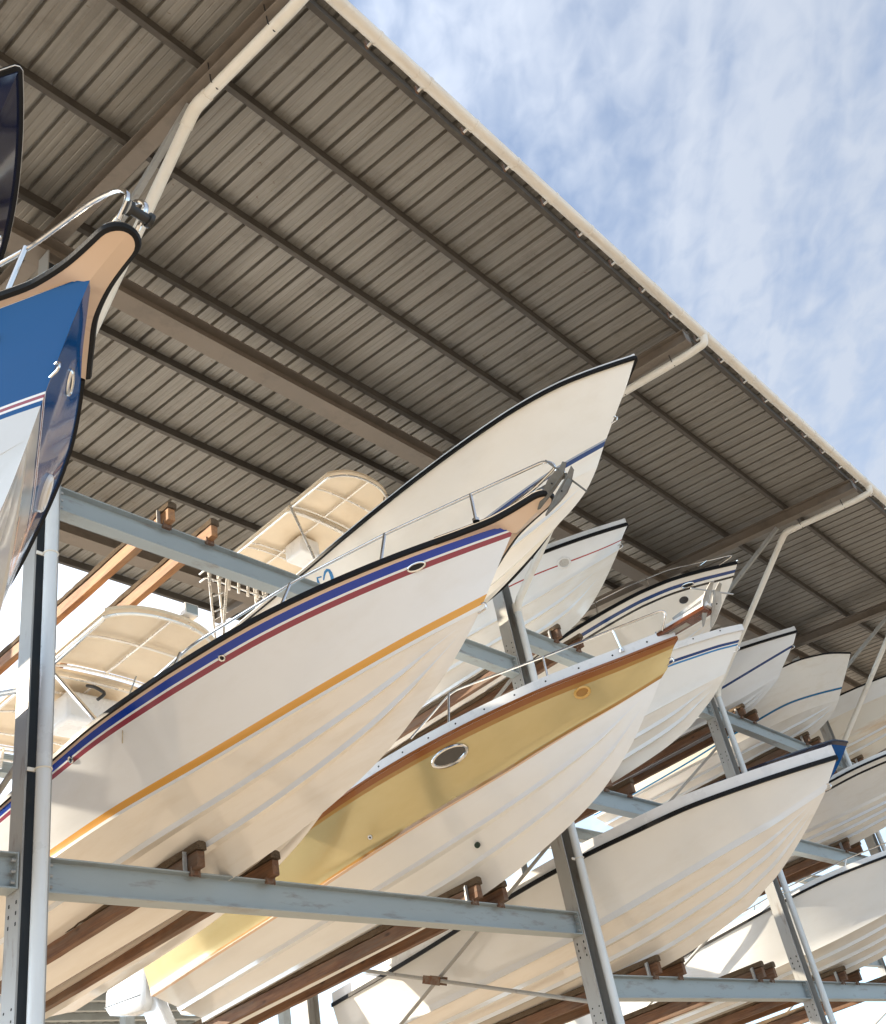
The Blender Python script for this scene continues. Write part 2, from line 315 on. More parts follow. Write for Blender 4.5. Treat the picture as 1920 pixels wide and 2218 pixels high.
# ------------------------------------------------------------------ ground
g = MB(); g.add([(-1500, -1500, 0), (1500, -1500, 0), (1500, 1500, 0), (-1500, 1500, 0)], [(0, 1, 2, 3)], 'yard'); structure(g.build('ground', smooth=False))

# ------------------------------------------------------------------ storage rack
PX = [-2.82, 3.58, 9.95, 15.25, 20.5, 25.8, 31.1]           # post lines
YB = 4.72                                                 # rear posts
LEV = [(4.74, 8.14), (4.73, 8.14), (4.03, 6.46, 8.71), (4.03, 6.46, 8.71), (4.03, 6.46, 8.71), (4.03, 6.46, 8.71)]
rz = lambda y: 11.42 + .135 * y                               # underside of the rafters
rack = thing('storage_rack', (10, 2, 0), 'grey steel boat storage rack of posts, cross beams and crossed braces', 'rack')
def post(x, y, front):
    b = MB(); top = rz(y) - .265; yc = y
    for sg in (-1, 1): b.box((x + sg * .093, yc, top / 2), (.014, .18, top), 'post_paint')
    b.box((x, yc + (.045 if front else 0), top / 2), (.172, .012, top - .01), 'post_web_shade' if front else 'post_paint')
    b.box((x, yc, .012), (.34, .34, .024), 'post_paint')
    h = b
    if front:
        for lv in sorted({z for L_ in LEV for z in L_}):
            for k in range(3):
                for dy in (-.05, .045):
                    for sgn in (-1, 1):
                        h.disc((x + sgn * .1008, yc + dy, lv - .34 - .075 * k), (sgn, 0, 0), (0, 0, 1), .010, .010, 'hole', 8)
    return b.build('post', rack)
for x in PX:
    post(x, -.03, True); post(x, YB, False)
def beam(x0, x1, y, ztop, front):
    b = MB(); h = .26; zc = ztop - h / 2
    b.prism(ibeam(.14, h, .013, .009), ((x0, y, zc), (x1, y, zc)), ((0, 1, 0), (0, 0, 1)), 'beam_paint')
    for xx in (x0 + .006, x1 - .006): b.box((xx, y, zc), (.012, .15, h + .004), 'beam_paint')
    o = b.build('cross_beam', rack, bevel=.003)
    if front:
        for xx, sg in ((x0 + .012, 1), (x1 - .012, -1)):
            for dz in (-.08, 0, .08):
                MB().tube([(xx, y - .045, zc + dz), (xx + sg * .03, y - .045, zc + dz)], .014, 'galv', 6).build('bolt', o)
for i, lv in enumerate(LEV):
    for z in lv:
        beam(PX[i] + .104, PX[i + 1] - .104, -.03, z, True); beam(PX[i] + .104, PX[i + 1] - .104, YB, z, False)
def brace(x):
    for z0, z1 in ((3.78, 5.72), (6.15, 8.02), (.5, 3.4)):
        for (a, c, dx) in ((z0, z1, -.03), (z1, z0, .03)):
            MB().tube([(x + dx, .07, a), (x + dx, YB - .1, c)], .024, 'post_paint', 10).build('brace', rack)
        zc = (z0 + z1) / 2; yc = (YB) / 2
        rot = Matrix.Rotation(math.atan2(z1 - z0, YB), 3, 'X')
        b = MB()
        for dx in (-.062, .062): b.box((x + dx, yc, zc), (.012, .30, .10), 'rusty', rot)
        for q in (-.11, 0, .11): b.tube([Vector((x - .07, yc, zc)) + rot @ Vector((0, q, 0.03)), Vector((x + .07, yc, zc)) + rot @ Vector((0, q, .03))], .012, 'rusty', 6)
        b.build('brace_clamp', rack)
for x in PX[1:]: brace(x + .02)
for x in PX: MB().bar((x, -.02, 10.0), (x, -2.38, rz(-2.38) - .01), .05, .07, 'post_paint').build('knee_brace', rack)
for x in PX[1:-1]: MB().bar((x, YB, 10.1), (x, 2.6, rz(2.6) - .01), .05, .07, 'post_paint').build('knee_brace', rack)

# ------------------------------------------------------------------ roof
roof = thing('shed_roof', (10, 1, 11.5), 'open mono-pitch shed roof of ribbed steel sheets on dark purlins and rafters', 'roof')
X0, X1 = -9.0, 33.0
sl_v = Vector((0, 1, .135)).normalized(); nrm_v = Vector((0, -.135, 1)).normalized()
for x in PX + [-9.0 + .1]:
    b = MB(); h = .20; a, c = Vector((x, -3.87, rz(-3.87) + .025)) + nrm_v * (h / 2), Vector((x, 6.18, rz(6.18) + .025)) + nrm_v * (h / 2)
    b.prism(ibeam(.15, h, .014, .009), (a, c), ((1, 0, 0), nrm_v), 'roof_steel')
    for e, s_ in ((a, 1), (c, -1)): b.box(e + sl_v * .006 * s_, (.15, .012, .2), 'roof_steel')
    b.build('rafter', roof, bevel=.002)
for y in (.03, YB + .02):
    b = MB(); b.prism(ibeam(.24, .255, .014, .010), ((PX[0] - .3, y, rz(y) - .132), (PX[-1] + .3, y, rz(y) - .132)), ((0, 1, 0), (0, 0, 1)), 'roof_steel'); b.build('header_beam', roof)
for y in (-3.82, -2.65, -1.46, -.20, 1.03, 2.23, 3.5, 4.75, 6.14):
    b = MB(); z = rz(y) + .229; H = .120
    prof = [(-.028, 0), (.028, 0), (.028, .012), (.026, .012), (.026, .003), (-.025, .003), (-.025, H - .003), (.026, H - .003), (.026, H - .012), (.028, H - .012), (.028, H), (-.028, H)]
    b.prism(prof, ((X0, y, z), (X1, y, z)), ((0, 1, 0), (0, 0, 1)), 'purlin_steel'); b.build('purlin', roof, smooth=False)
def sheets():
    pitch = .2222; nrib = 4; w = pitch * nrib; n = int((X1 - X0) / w); y0, y1 = -3.99, 6.22
    for k in range(n):
        xs = X0 + k * w; b = MB(); prof = []
        for r in range(nrib):
            x = xs + r * pitch
            prof += [(x, 0), (x + .055, 0), (x + .060, .003), (x + .068, .003), (x + .073, 0), (x + .112, 0), (x + .117, .003), (x + .125, .003), (x + .130, 0),
                     (x + .176, 0), (x + .183, .046), (x + .210, .046), (x + .219, 0)]
        prof.append((xs + w + .03, 0))
        lift = .004 * (k % 2) + rng.uniform(0, .006); dx = rng.uniform(-.003, .003)
        rows = [y0, y0 + 2.5, y0 + 5, y0 + 7.5, y1]
        vs = [(px + dx, y, rz(y) + .354 + pz + lift + rng.uniform(0, .002)) for y in rows for (px, pz) in prof]; q = len(prof)
        fs = [(i * q + j, i * q + j + 1, (i + 1) * q + j + 1, (i + 1) * q + j) for i in range(len(rows) - 1) for j in range(q - 1)]
        b.add(vs, fs, 'roof_sheet'); o = b.build('roof_sheet', roof, smooth=False)
        sm = o.modifiers.new('thick', 'SOLIDIFY'); sm.thickness = .0012; sm.offset = 1
sheets()

# gutter along the eave
gut = thing('gutter', (10, -4.06, 10.97), 'cream plastic eaves gutter running along the roof edge', 'gutter')
gy, gz, gr = -4.06, 10.985, .067
b = MB(); arc = [(gr * math.cos(a), gr * math.sin(a)) for a in np.linspace(R_(172), R_(368), 17)]; arc_i = [((gr - .004) * math.cos(a), (gr - .004) * math.sin(a)) for a in np.linspace(R_(368), R_(172), 17)]
b.prism(arc + arc_i, ((X0, gy, gz), (X1, gy, gz)), ((0, 1, 0), (0, 0, 1)), 'gutter_pvc'); b.build('trough', gut)
def gutter_bracket(x):
    b = MB(); r2 = gr + .006
    a1 = [(r2 * math.cos(a), r2 * math.sin(a)) for a in np.linspace(R_(165), R_(372), 17)]; a2 = [((r2 - .005) * math.cos(a), (r2 - .005) * math.sin(a)) for a in np.linspace(R_(372), R_(165), 17)]
    b.prism(a1 + a2, ((x - .014, gy, gz), (x + .014, gy, gz)), ((0, 1, 0), (0, 0, 1)), 'gutter_pvc')
    b.box((x, gy + .095, gz + .03), (.02, .08, .016), 'gutter_pvc'); b.box((x, gy + .14, gz + .07), (.03, .02, .10), 'rusty')
    return b.build('gutter_bracket', gut)
k = 0; x = 5.64 - .637 * 20
while x < X1:
    if x > X0 + .1: gutter_bracket(x)
    x += .637
for x in np.arange(-7.1, X1, 4.0):
    b = MB()
    a1 = [((gr + .004) * math.cos(a), (gr + .004) * math.sin(a)) for a in np.linspace(R_(170), R_(370), 17)]; a2 = [(gr * math.cos(a), gr * math.sin(a)) for a in np.linspace(R_(370), R_(170), 17)]
    b.prism(a1 + a2, ((x - .06, gy, gz), (x + .06, gy, gz)), ((0, 1, 0), (0, 0, 1)), 'gutter_pvc')
    b.build('gutter_joint', gut)

def smooth_path(pts, r=.10, n=6):
    """round the corners of a polyline"""
    P = [Vector(p) for p in pts]; out = [P[0]]
    for i in range(1, len(P) - 1):
        a, b, c = P[i - 1], P[i], P[i + 1]; d1, d2 = (a - b), (c - b); q = min(r, d1.length * .45, d2.length * .45)
        s, e = b + d1.normalized() * q, b + d2.normalized() * q
        for t in np.linspace(0, 1, n): out.append(s * (1 - t)**2 + b * 2 * t * (1 - t) + e * t * t)
    out.append(P[-1]); return out
lp = smooth_path([(3.66, .02, 11.10), (3.72, -.05, 11.22), (3.78, -.06, 11.05), (3.74, -.05, 10.6), (3.70, -.06, 9.6)], .2, 8)
MB().tube(lp, .012, 'pvc_grey', 8).build('conduit_cable', rack)
DP = [(3.60, 'cream downpipe climbing behind the blue bowed boat to the gutter'), (10.03, 'cream downpipe rising behind the bow anchor of the striped boat to the eave'),
      (15.40, 'cream downpipe with exposed upper elbow standing right of the boat with two anchors below'), (20.62, 'slim cream downpipe leaning in front of the rust stained hull'),
      (25.9, 'far cream downpipe beyond the rust stained hull')]
DP[2] = (15.40, 'cream downpipe with exposed eave elbow, leaning behind the twin blue lined boat')
for x, lab in DP:
    t = thing('downpipe', (x, -.19, 0), lab, 'downpipe', 'downpipes on the rack posts'); py = -.185; px = x - .02
    up = smooth_path([(x, gy, gz - .05), (x, gy + .02, gz - .16), (x, -3.78, rz(-3.78) - .075), (x, -2.42, rz(-2.42) - .075), (px, py - .06, 9.0), (px, py, 8.86)], .12)
    MB().tube(up, .052, 'pvc', 16).build('upper_pipe', t)
    MB().tube([(px, py, 8.93), (px, py, 5.9), (px, py, 0.02)], .050, 'pvc_grey', 18).build('lower_pipe', t)
    b = MB()
    d = (Vector((px, py - .06, 9.0)) - Vector((x, -2.42, rz(-2.42) - .075))).normalized(); e = Vector((x, -2.42, rz(-2.42) - .075))
    b.tube(smooth_path([e + Vector((0, -.20, -.027)), e, e + d * .20], .1), .059, 'pvc', 16)
    b.build('elbow', t); MB().tube([(px, py, 8.98), (px, py, 8.84)], .058, 'pvc', 16).build('pipe_socket', t)
    for yy in (-3.55, -2.75):
        zc = rz(yy) - .075; w = MB(); w.tube([(x - .075, yy, rz(yy) + .2), (x - .06, yy, zc), (x, yy, zc - .058), (x + .06, yy, zc), (x + .06, yy, zc + .05)], .006, 'cable', 6); w.build('wire_tie', t)
    for z in (7.3, 5.35, 3.4, 1.2):
        b = MB(); b.tube([(px + .056 * math.cos(a), py + .056 * math.sin(a), z) for a in np.linspace(0, 2 * math.pi, 20, endpoint=False)], .006, 'pvc', 6, True)
        b.box((px - .075, py + .03, z), (.055, .012, .028), 'pvc'); b.build('pipe_clip', t)

# ------------------------------------------------------------------ bunk timbers
def timber(x, zlev, lab, pale=False, yend=5.05, upright=True, y0=-.2):
    t = thing('bunk_timber', (x, 0, zlev), lab, 'timber', 'timber boat bunks on the rack beams'); w = 'timber_pale' if pale else 'timber'
    b = MB(); n = 26; ys = np.linspace(y0, yend, n); H0, H1 = 0, .135; hw = .036
    vs = []; 
    for y in ys:
        j = rng.uniform(-.004, .004, 4); vs += [(x - hw + j[0], y, zlev + H0 + .002), (x + hw + j[1], y, zlev + H0 + .002), (x + hw + j[2], y, zlev + H1), (x - hw + j[3], y, zlev + H1)]
    fs = [(i * 4 + k, i * 4 + (k + 1) % 4, i * 4 + 4 + (k + 1) % 4, i * 4 + 4 + k) for i in range(n - 1) for k in range(4)] + [(3, 2, 1, 0), (n * 4 - 4, n * 4 - 3, n * 4 - 2, n * 4 - 1)]
    b.add(vs, fs, w); b.build('board', t, angle=50, bevel=.004)
    b = MB(); n = 60; ys = np.linspace(y0 - .012, yend, n); vs = []
    for y in ys:
        j = rng.uniform(-.006, .006, 6); z0 = zlev + H1 + .002
        vs += [(x - hw - .010 + j[0], y, z0 + .006 + j[4]), (x + hw + .010 + j[1], y, z0 + .006 + j[5]), (x + hw + .008 + j[2], y, z0 + .066), (x + .02, y, z0 + .078), (x - .02, y, z0 + .078), (x - hw - .008 + j[3], y, z0 + .066)]
    fs = [(i * 6 + k, i * 6 + (k + 1) % 6, i * 6 + 6 + (k + 1) % 6, i * 6 + 6 + k) for i in range(n - 1) for k in range(6)] + [(5, 4, 3, 2, 1, 0), tuple(range(n * 6 - 6, n * 6))]
    b.add(vs, fs, 'carpet'); b.build('carpet_pad', t, angle=50)
    if upright:
        b = MB(); b.box((x - hw - .012, -.06, zlev + .085), (.006, .05, .16), 'bracket_steel'); b.box((x - hw - .030, -.082, zlev + .085), (.034, .006, .16), 'bracket_steel'); b.build('upright_bracket', t, bevel=.001)
    for y in (-.1, YB - .07): b = MB(); b.box((x + .005, y - .005, zlev - .012), (.085, .035, .05), 'rusty'); b.tube([(x - .035, y - .02, zlev - .05), (x - .035, y - .02, zlev + .03)], .008, 'rusty', 6); b.tube([(x + .04, y - .02, zlev - .05), (x + .04, y - .02, zlev + .03)], .008, 'rusty', 6); b.build('beam_clamp', t)
def pair(xa, xb, z, what, **k):
    timber(xa, z + .001, 'bracketed nearer timber bunk ' + what, **k); timber(xb, z + .001, 'plain farther timber bunk ' + what, upright=False, **k)
pair(4.85, 5.57, 4.73, 'under the blue and maroon striped boat')
pair(8.10, 8.50, 4.73, 'under the gold hulled boat')
pair(4.72, 5.19, 8.14, 'lying empty on the upper beam', pale=True)
pair(7.95, 8.65, 8.14, 'under the tall white boat with navy line')
pair(1.62, 2.28, 4.74, 'under the blue bowed boat')
pair(1.62, 2.28, 8.14, 'under the black navy hull at the left edge')
pair(10.89, 11.41, 8.71, 'under the white boat with the round chrome hawse')
pair(13.66, 14.14, 8.71, 'under the boat with curved navy stripes')
pair(11.13, 11.67, 6.46, 'under the white boat with twin blue lines')
pair(11.09, 11.64, 4.03, 'under the plain white boat with black rub rail')
pair(13.71, 14.05, 4.03, 'left empty beside the plain white boat')
pair(16.25, 16.73, 8.71, 'under the small white boat with one navy line')
pair(18.89, 19.40, 8.71, 'under the round bowed boat with teal line')
pair(16.25, 16.75, 6.46, 'under the glossy navy boat')
pair(18.76, 19.32, 6.46, 'under the white boat with double black rail')
pair(16.44, 16.99, 4.03, 'under the sunlit white boat with grab rail')
pair(18.90, 19.45, 4.03, 'lying empty at the lower right')
pair(21.55, 22.05, 8.71, 'under the rust stained hull')

# ------------------------------------------------------------------ boats
G_EXP = 1.5; NT = 64
class Hull:
    def __init__(s, sp):
        s.sp = sp; s.xc = sp['xc']; s.ys = sp['ys']; s.T = np.linspace(0, 1, NT)
        sh = np.array(sp['sheer'], float); ch = np.array(sp['chine'], float); kl = np.array(sp['keel'], float)
        s.y0s, s.y0c = sh[0, 0], ch[0, 0]
        s.gs = lambda t: s.y0s + (s.ys - s.y0s) * t**G_EXP
        s.gc = lambda t: s.y0c + (s.ys - s.y0c) * t**G_EXP
        s.fs = lambda y: (curve(sh[:, [0, 1]], y), curve(sh[:, [0, 2]], y))
        s.fc = lambda y: (curve(ch[:, [0, 1]], y), curve(ch[:, [0, 2]], y))
        s.kz = lambda y: curve(kl, y)
        zz = kl[np.argsort(kl[:, 1])]; zz = zz[np.r_[True, np.diff(zz[:, 1]) > 1e-4]]
        s.stem_y = lambda z: np.interp(z, zz[:, 1], zz[:, 0])
        s.flare = sp.get('flare', .05); s.knuckle = sp.get('knuckle', .05)
    def side(s, v, t):
        """point on the starboard side: v 0 sheer .. 1 chine; returns (b, y, z)"""
        v = np.asarray(v, float); t = np.asarray(t, float)
        ya, yb = s.gs(t), s.gc(t); (ba, za), (bb, zb) = s.fs(ya), s.fc(yb)
        y = ya + (yb - ya) * v; z = za + (zb - za) * v; b = ba + (bb - ba) * np.minimum(v / (1 - s.knuckle / np.maximum(za - zb, .12)), 1)
        k = np.clip(1 - t / .35, 0, 1)**2
        z0a, z0b = s.fs(s.y0s)[1], s.fc(s.y0c)[1]; zz = z0a + (z0b - z0a) * v; y00 = s.y0s + (s.y0c - s.y0s) * v
        y = y + (s.stem_y(zz) - y00) * k
        b = b * (1 - s.flare * 2.6 * 4 * v * (1 - v) * np.exp(-3.0 * t))
        return np.maximum(b, 0), y, z
    def pt(s, v, t, sgn=-1): b, y, z = s.side(v, t); return Vector((s.xc + sgn * float(b), float(y), float(z)))
    def normal(s, v, t, sgn=-1):
        e = 1e-3; p = s.pt(v, t, sgn); a = s.pt(v, min(1, t + e), sgn) - p; c = s.pt(min(1, v + e), t, sgn) - p; n = a.cross(c) * (-sgn)
        n.normalize()
        return -n if n.x * sgn < 0 else n
    def t_at(s, v, y):
        tt = np.linspace(0, 1, 2000); return float(tt[np.argmin(abs(s.side(np.full(2000, v), tt)[1] - y))])
def make_hull(h, parent):
    sp = h.sp; T = h.T; zs = h.side(np.zeros(NT), T)[2]; zc = h.side(np.ones(NT), T)[2]; H = np.maximum(zs - zc, .05)
    bands = [(np.zeros(NT), sp['base0'])]
    for kind, p_, mat in sp['bands']:
        if kind == 's': v = p_ / H
        elif kind == 'c': v = 1 - p_ / H
        elif kind == 'f': v = np.full(NT, p_)
        else:                                       # an own line on the hull, given as (y, z)
            v = np.full(NT, .5)
            for _ in range(8): v = np.clip((zs - curve(p_, h.side(v, T)[1]) + kind[1]) / H, 0.02, .98)
        bands.append((np.clip(v, 0, 1), mat))
    for i in range(1, len(bands)): bands[i] = (np.maximum(bands[i][0], bands[i - 1][0] + .0005), bands[i][1])
    vs, rows_m = [], []
    for i, (v, mat) in enumerate(bands):
        nx = bands[i + 1][0] if i + 1 < len(bands) else np.ones(NT)
        n = max(1, int(np.ceil(np.max(nx - v) / .11)))
        for q in range(n): vs.append(v + (nx - v) * q / n); rows_m.append(mat)
    vs.append(np.ones(NT))
    P = []
    for v in vs: b, y, z = h.side(np.minimum(v, 1), T); P.append(np.stack([b, y, z], 1))
    # bottom: chine flat, strakes, keel
    bC, yC, zC = h.side(np.ones(NT), T); yk = yC; zk = np.minimum(h.kz(yk), zC - 1e-4); bm = sp.get('bottom', 'gel_white'); pw = sp.get('vee', .85)
    base = lambda w: np.stack([bC * (1 - w), yC, zk + (zC - zk) * (np.clip((1 - w) / .95, 0, 1))**pw], 1)
    fade = np.clip((T - .07) / .20, 0, 1); fade = fade * fade * (3 - 2 * fade)
    cf = np.stack([bC * .95, yC, zC - .004 * fade], 1); P.append(cf); rows_m.append(sp.get('chine_mat', bm))
    for ws in sp.get('strakes', (.34, .64)):
        p0 = base(ws); p1 = p0.copy(); p1[:, 2] -= .050 * fade * np.minimum(1, bC / .22); p1[:, 0] -= .004 * fade; p2 = base(min(ws + .09, .93)); p2[:, 2] = np.minimum(p2[:, 2], p1[:, 2] + .006 * fade)
        prev = P[-1]; w_prev = .05 if len(P) and np.allclose(prev, cf) else None
        P += [p0, p1, p2]; rows_m += [bm, 'gel_cool', bm]  # outer strake faces painted paler and cooler, standing in for skylight on them
    for w in (.85, 1.0): P.append(base(w)); rows_m.append(bm)
    m_ = MB(); nr = len(P)
    for sgn in (-1, 1):
        V = [(h.xc + sgn * p[i, 0], p[i, 1], p[i, 2]) for p in P for i in range(NT)]
        byk = {}
        for r in range(nr - 1):
            for i in range(NT - 1):
                f = (r * NT + i, r * NT + i + 1, (r + 1) * NT + i + 1, (r + 1) * NT + i)
                byk.setdefault(rows_m[r], []).append(f if sgn < 0 else f[::-1])
        o = len(m_.v); m_.v += V
        for mat, fs in byk.items():
            k = m_.slot(mat)
            for f in fs: m_.f.append(tuple(i + o for i in f)); m_.m.append(k)
    ring = [P[r][-1] for r in range(nr)]
    tr = [(h.xc - q[0], q[1], q[2]) for q in ring] + [(h.xc + q[0], q[1], q[2]) for q in ring[::-1][1:]]
    m_.add(tr, [tuple(range(len(tr)))], sp['base0'] if sp.get('transom') is None else sp['transom'])
    return m_.build('hull', parent, angle=28)
def sheer_pts(h, db=0., dz=0., n=NT, t0=0.0):
    T = np.linspace(t0, 1, n); b, y, z = h.side(np.zeros(n), T)
    # outward horizontal offset
    d = np.gradient(b) ; e = np.gradient(y); L = np.hypot(d, e) + 1e-9
    bo, yo = b + db * e / L, y - db * d / L
    return np.stack([np.maximum(bo, 0), yo, z + dz], 1)
def both(h, P):
    """stern starboard -> bow -> stern port"""
    a = [(h.xc - p[0], p[1], p[2]) for p in P[::-1]]; c = [(h.xc + p[0], p[1], p[2]) for p in P]
    return a[:-1] + [(h.xc, P[0][1], P[0][2])] + c[1:]
def strip(h, parent, name, mat, z0, z1, d0, d1, t0=0.0):
    """a moulding round the sheer: from z0 to z1 above it, d0 (inner) to d1 (outer) proud of the hull; t0 > 0 starts it aft of a bow platform"""
    R4 = [sheer_pts(h, db, dz, t0=t0) for dz, db in ((z0, d0), (z0, d1), (z1, d1), (z1, d0))]
    runs = [[both(h, r) for r in R4]] if t0 == 0 else [[[(h.xc + sg * p[0], p[1], p[2]) for p in r] for r in R4] for sg in (-1, 1)]
    for rows in runs:
        n = len(rows[0]); vs = [p for r in rows for p in r]; fs = [(3 * n, 2 * n, n, 0), (n - 1, 2 * n - 1, 3 * n - 1, 4 * n - 1)]
        for r in range(4):
            q = (r + 1) % 4
            for i in range(n - 1): fs.append((r * n + i, q * n + i, q * n + i + 1, r * n + i + 1))
        MB().add(vs, fs, mat).build(name, parent, angle=40)
def make_deck(h, parent, mat='rail_white', cap=.0, camber=.07, inset=.0):
    a = sheer_pts(h, -.004, -.005); b_ = sheer_pts(h, -.012 - inset, cap); c = sheer_pts(h, -.06 - inset, cap + .012); vs = []; fs = []; n = NT
    rows = [both(h, a), both(h, b_), both(h, c)]
    N_ = len(rows[0])
    for r in rows: vs += r
    for r in range(2):
        for i in range(N_ - 1): fs.append((r * N_ + i, (r + 1) * N_ + i, (r + 1) * N_ + i + 1, r * N_ + i + 1))
    o = len(vs)
    for i in range(n):
        p = c[::-1][i]; vs.append((h.xc, p[1], p[2] + camber * min(1, p[0] / .5)))
    top = 2 * N_
    for i in range(n - 1):
        fs.append((top + i, o + i, o + i + 1, top + i + 1)); fs.append((top + N_ - 1 - i, top + N_ - 2 - i, o + i + 1, o + i))
    return MB().add(vs, fs, mat).build('deck', parent, angle=35)
def rail(h, parent, pts, posts, r=.0135, mat='chrome', mirror=True, name='bow_rail', sides=(-1, 1)):
    for sg in sides:
        P = smooth_path([(h.xc + sg * b, y, z) for (b, y, z) in pts], .12, 6)
        o = MB().tube(P, r * .9, mat, 10).build(name, parent)
        for (b0, y0, z0), (b1, y1, z1) in posts:
            m_ = MB(); m_.tube([(h.xc + sg * b0, y0, z0), (h.xc + sg * b1, y1, z1)], r * .95, mat, 10); m_.tube([(h.xc + sg * b0, y0, z0 - .012), (h.xc + sg * b0, y0, z0 + .012)], r * 2, mat, 10); m_.build('stanchion', o)
def bow_eye(h, parent, z, mat='chrome'):
    y = float(h.stem_y(z)); m_ = MB()
    m_.tube(smooth_path([(h.xc, y + .03, z + .028), (h.xc, y - .045, z + .022), (h.xc, y - .045, z - .038), (h.xc, y + .04, z - .032)], .03, 5), .0075, mat, 8); m_.build('bow_eye', parent)
def oval(h, parent, name, v, y, a, b, ring_r, ring_mat, in_mat, sgns=(-1, 1), depth=.004):
    for sg in sgns:
        t = h.t_at(v, y); p = h.pt(v, t, sg); n = h.normal(v, t, sg); tg = (h.pt(v, min(1, t + .01), sg) - p).normalized()
        m_ = MB(); m_.disc_ring(p + n * .004, n, tg, a, b, ring_r, ring_mat, 36, 8); o = m_.build(name, parent)
        m_ = MB(); m_.disc(p + n * depth, n, tg, a * .97, b * .97, in_mat, 36, .002); m_.build('opening' if in_mat in ('hole', 'glass_dark') else 'lens', o)
def anchor(x, loc, lab, tilt, yaw=0., roll=0., sc=1.0, shank=(0, .5, 0), mat='galv'):
    """galvanised pivoting-fluke anchor hanging from its shank: two long pointed flukes, crown plates, stock bar"""
    t = thing('anchor', loc, lab, 'anchor', 'galvanised anchors hung at the bows')
    M_ = Matrix.Rotation(yaw, 3, 'Z') @ Matrix.Rotation(roll, 3, 'Y') @ Matrix.Rotation(tilt, 3, 'X'); L_ = Vector(loc)
    tr = lambda q: L_ + M_ @ (Vector(q) * sc)
    # local axes: x across (stock), y out of the flukes, z along flukes (tips at -z)
    for sg in (-1, 1):
        m_ = MB(); o1 = [(.014, .06), (.115, .03), (.138, -.10), (.122, -.22), (.062, -.45), (.050, -.43), (.022, -.18)]; tk = .008
        f = [tr((sg * px, -.018 - .25 * px, pz)) for px, pz in o1]; bk = [tr((sg * px, .004 - .25 * px + tk, pz)) for px, pz in o1]; n = len(o1)
        m_.add(f + bk, [tuple(range(n)), tuple(range(2 * n - 1, n - 1, -1))] + [(i, n + i, n + (i + 1) % n, (i + 1) % n) for i in range(n)], mat)
        m_.tube([tr((sg * .03, -.022, .05)), tr((sg * .05, -.026, -.2)), tr((sg * .056, -.025, -.43))], [.012 * sc, .012 * sc, .004 * sc], mat, 8)
        m_.tube([tr((sg * .075, -.036, -.12)), tr((sg * .075, -.046, -.12))], .010 * sc, 'hole', 8)
        m_.build('fluke', t, smooth=False)
        m_ = MB(); o2 = [(.02, .04), (.10, .045), (.085, .15), (.035, .17)]
        f = [tr((sg * px, -.03 - .5 * (pz - .04), pz)) for px, pz in o2]; bk = [tr((sg * px, -.022 - .5 * (pz - .04), pz + .004)) for px, pz in o2]
        m_.add(f + bk, [(0, 1, 2, 3), (7, 6, 5, 4)] + [(i, 4 + i, 4 + (i + 1) % 4, (i + 1) % 4) for i in range(4)], mat); m_.build('crown_plate', t, smooth=False)
    MB().tube([tr((-.31, 0, .035)), tr((.31, 0, .035))], .011 * sc, mat, 10).build('stock', t)
    c_ = tr((0, .01, .05)); MB().bar(c_, c_ + Vector(shank), .016 * sc, .05 * sc, mat).build('shank', t)
    return t
def hardtop(parent, xc, y0, y1, z, hw, crown=.03, arch=.16, cross=(), fore=(), name='hardtop', mat='canvas', tube_z=-.03, th=.035):
    """thin moulded top with curved front edge and its tube frame below"""
    def outline(n=13):
        P = []
        for u in np.linspace(-1, 1, n): P.append((xc + hw * u * (1 - .0 * abs(u)), y0 + arch * abs(u)**2.4))
        return P
    fr = outline(); n = len(fr); rows = 8; vs = []; fs = []
    for k_ in (0, 1):
        for r in range(rows):
            f = r / (rows - 1)
            for (px, py) in fr:
                u = (px - xc) / hw; vs.append((px, py + (y1 - py) * f, z + crown * (1 - u * u) + (th if k_ else 0) - .03 * abs(u)**6))
    q = rows * n
    for r in range(rows - 1):
        for i in range(n - 1): a = r * n + i; fs.append((a, a + 1, a + n + 1, a + n)); fs.append((q + a, q + a + n, q + a + n + 1, q + a + 1))
    edge = [i for i in range(n)] + [r * n + n - 1 for r in range(1, rows)] + [(rows - 1) * n + i for i in range(n - 2, -1, -1)] + [r * n for r in range(rows - 2, 0, -1)]
    for a, c in zip(edge, edge[1:] + edge[:1]): fs.append((a, q + a, q + c, c))
    top = MB().add(vs, fs, mat).build(name, parent, angle=50)
    m_ = MB(); zt = z + tube_z; r_ = .016
    tz = lambda u: zt - .02 + crown * (1 - u * u) - .03 * abs(u)**6
    loop = [(px + (xc - px) * .02, py + .02, tz((px - xc) / hw)) for px, py in fr]
    m_.tube(smooth_path([(xc - hw * .98, y1 - .02, tz(1))] + loop + [(xc + hw * .98, y1 - .02, tz(1))], .1), r_, 'alu', 8)
    for f in cross:
        yy = y0 + (y1 - y0) * f
        m_.tube([(xc + hw * .97 * u, yy, tz(u)) for u in np.linspace(-1, 1, 9)], r_ * .9, 'alu', 8)
    for u in fore: m_.tube([(xc + hw * u, y0 + .03 + arch * abs(u)**2.4, tz(u)), (xc + hw * u, y1 - .02, tz(u))], r_ * .9, 'alu', 8)
    m_.build('tube_frame', parent)
    return top
def bf(B, y0, Lf=3.8, p=2.0): return lambda y: B * (1 - (1 - min(max((y - y0) / Lf, 0), 1))**p)
def sheer_of(B, zl, Lf=3.8, p=2.0):
    """sheer table from (y, z) with the plan shape of a bow of half-beam B"""
    f = bf(B, zl[0][0], Lf, p); pts = [(y, z) for y, z in zl]; out = []
    ys = sorted({*(y for y, _ in zl), *[zl[0][0] + d for d in (.08, .25, .5, .9, 1.4, 2.0, 2.8, 3.8)]})
    for y in ys:
        if y <= zl[-1][0]: out.append((y, f(y), float(curve(pts, y))))
    return out
BOAT = {}
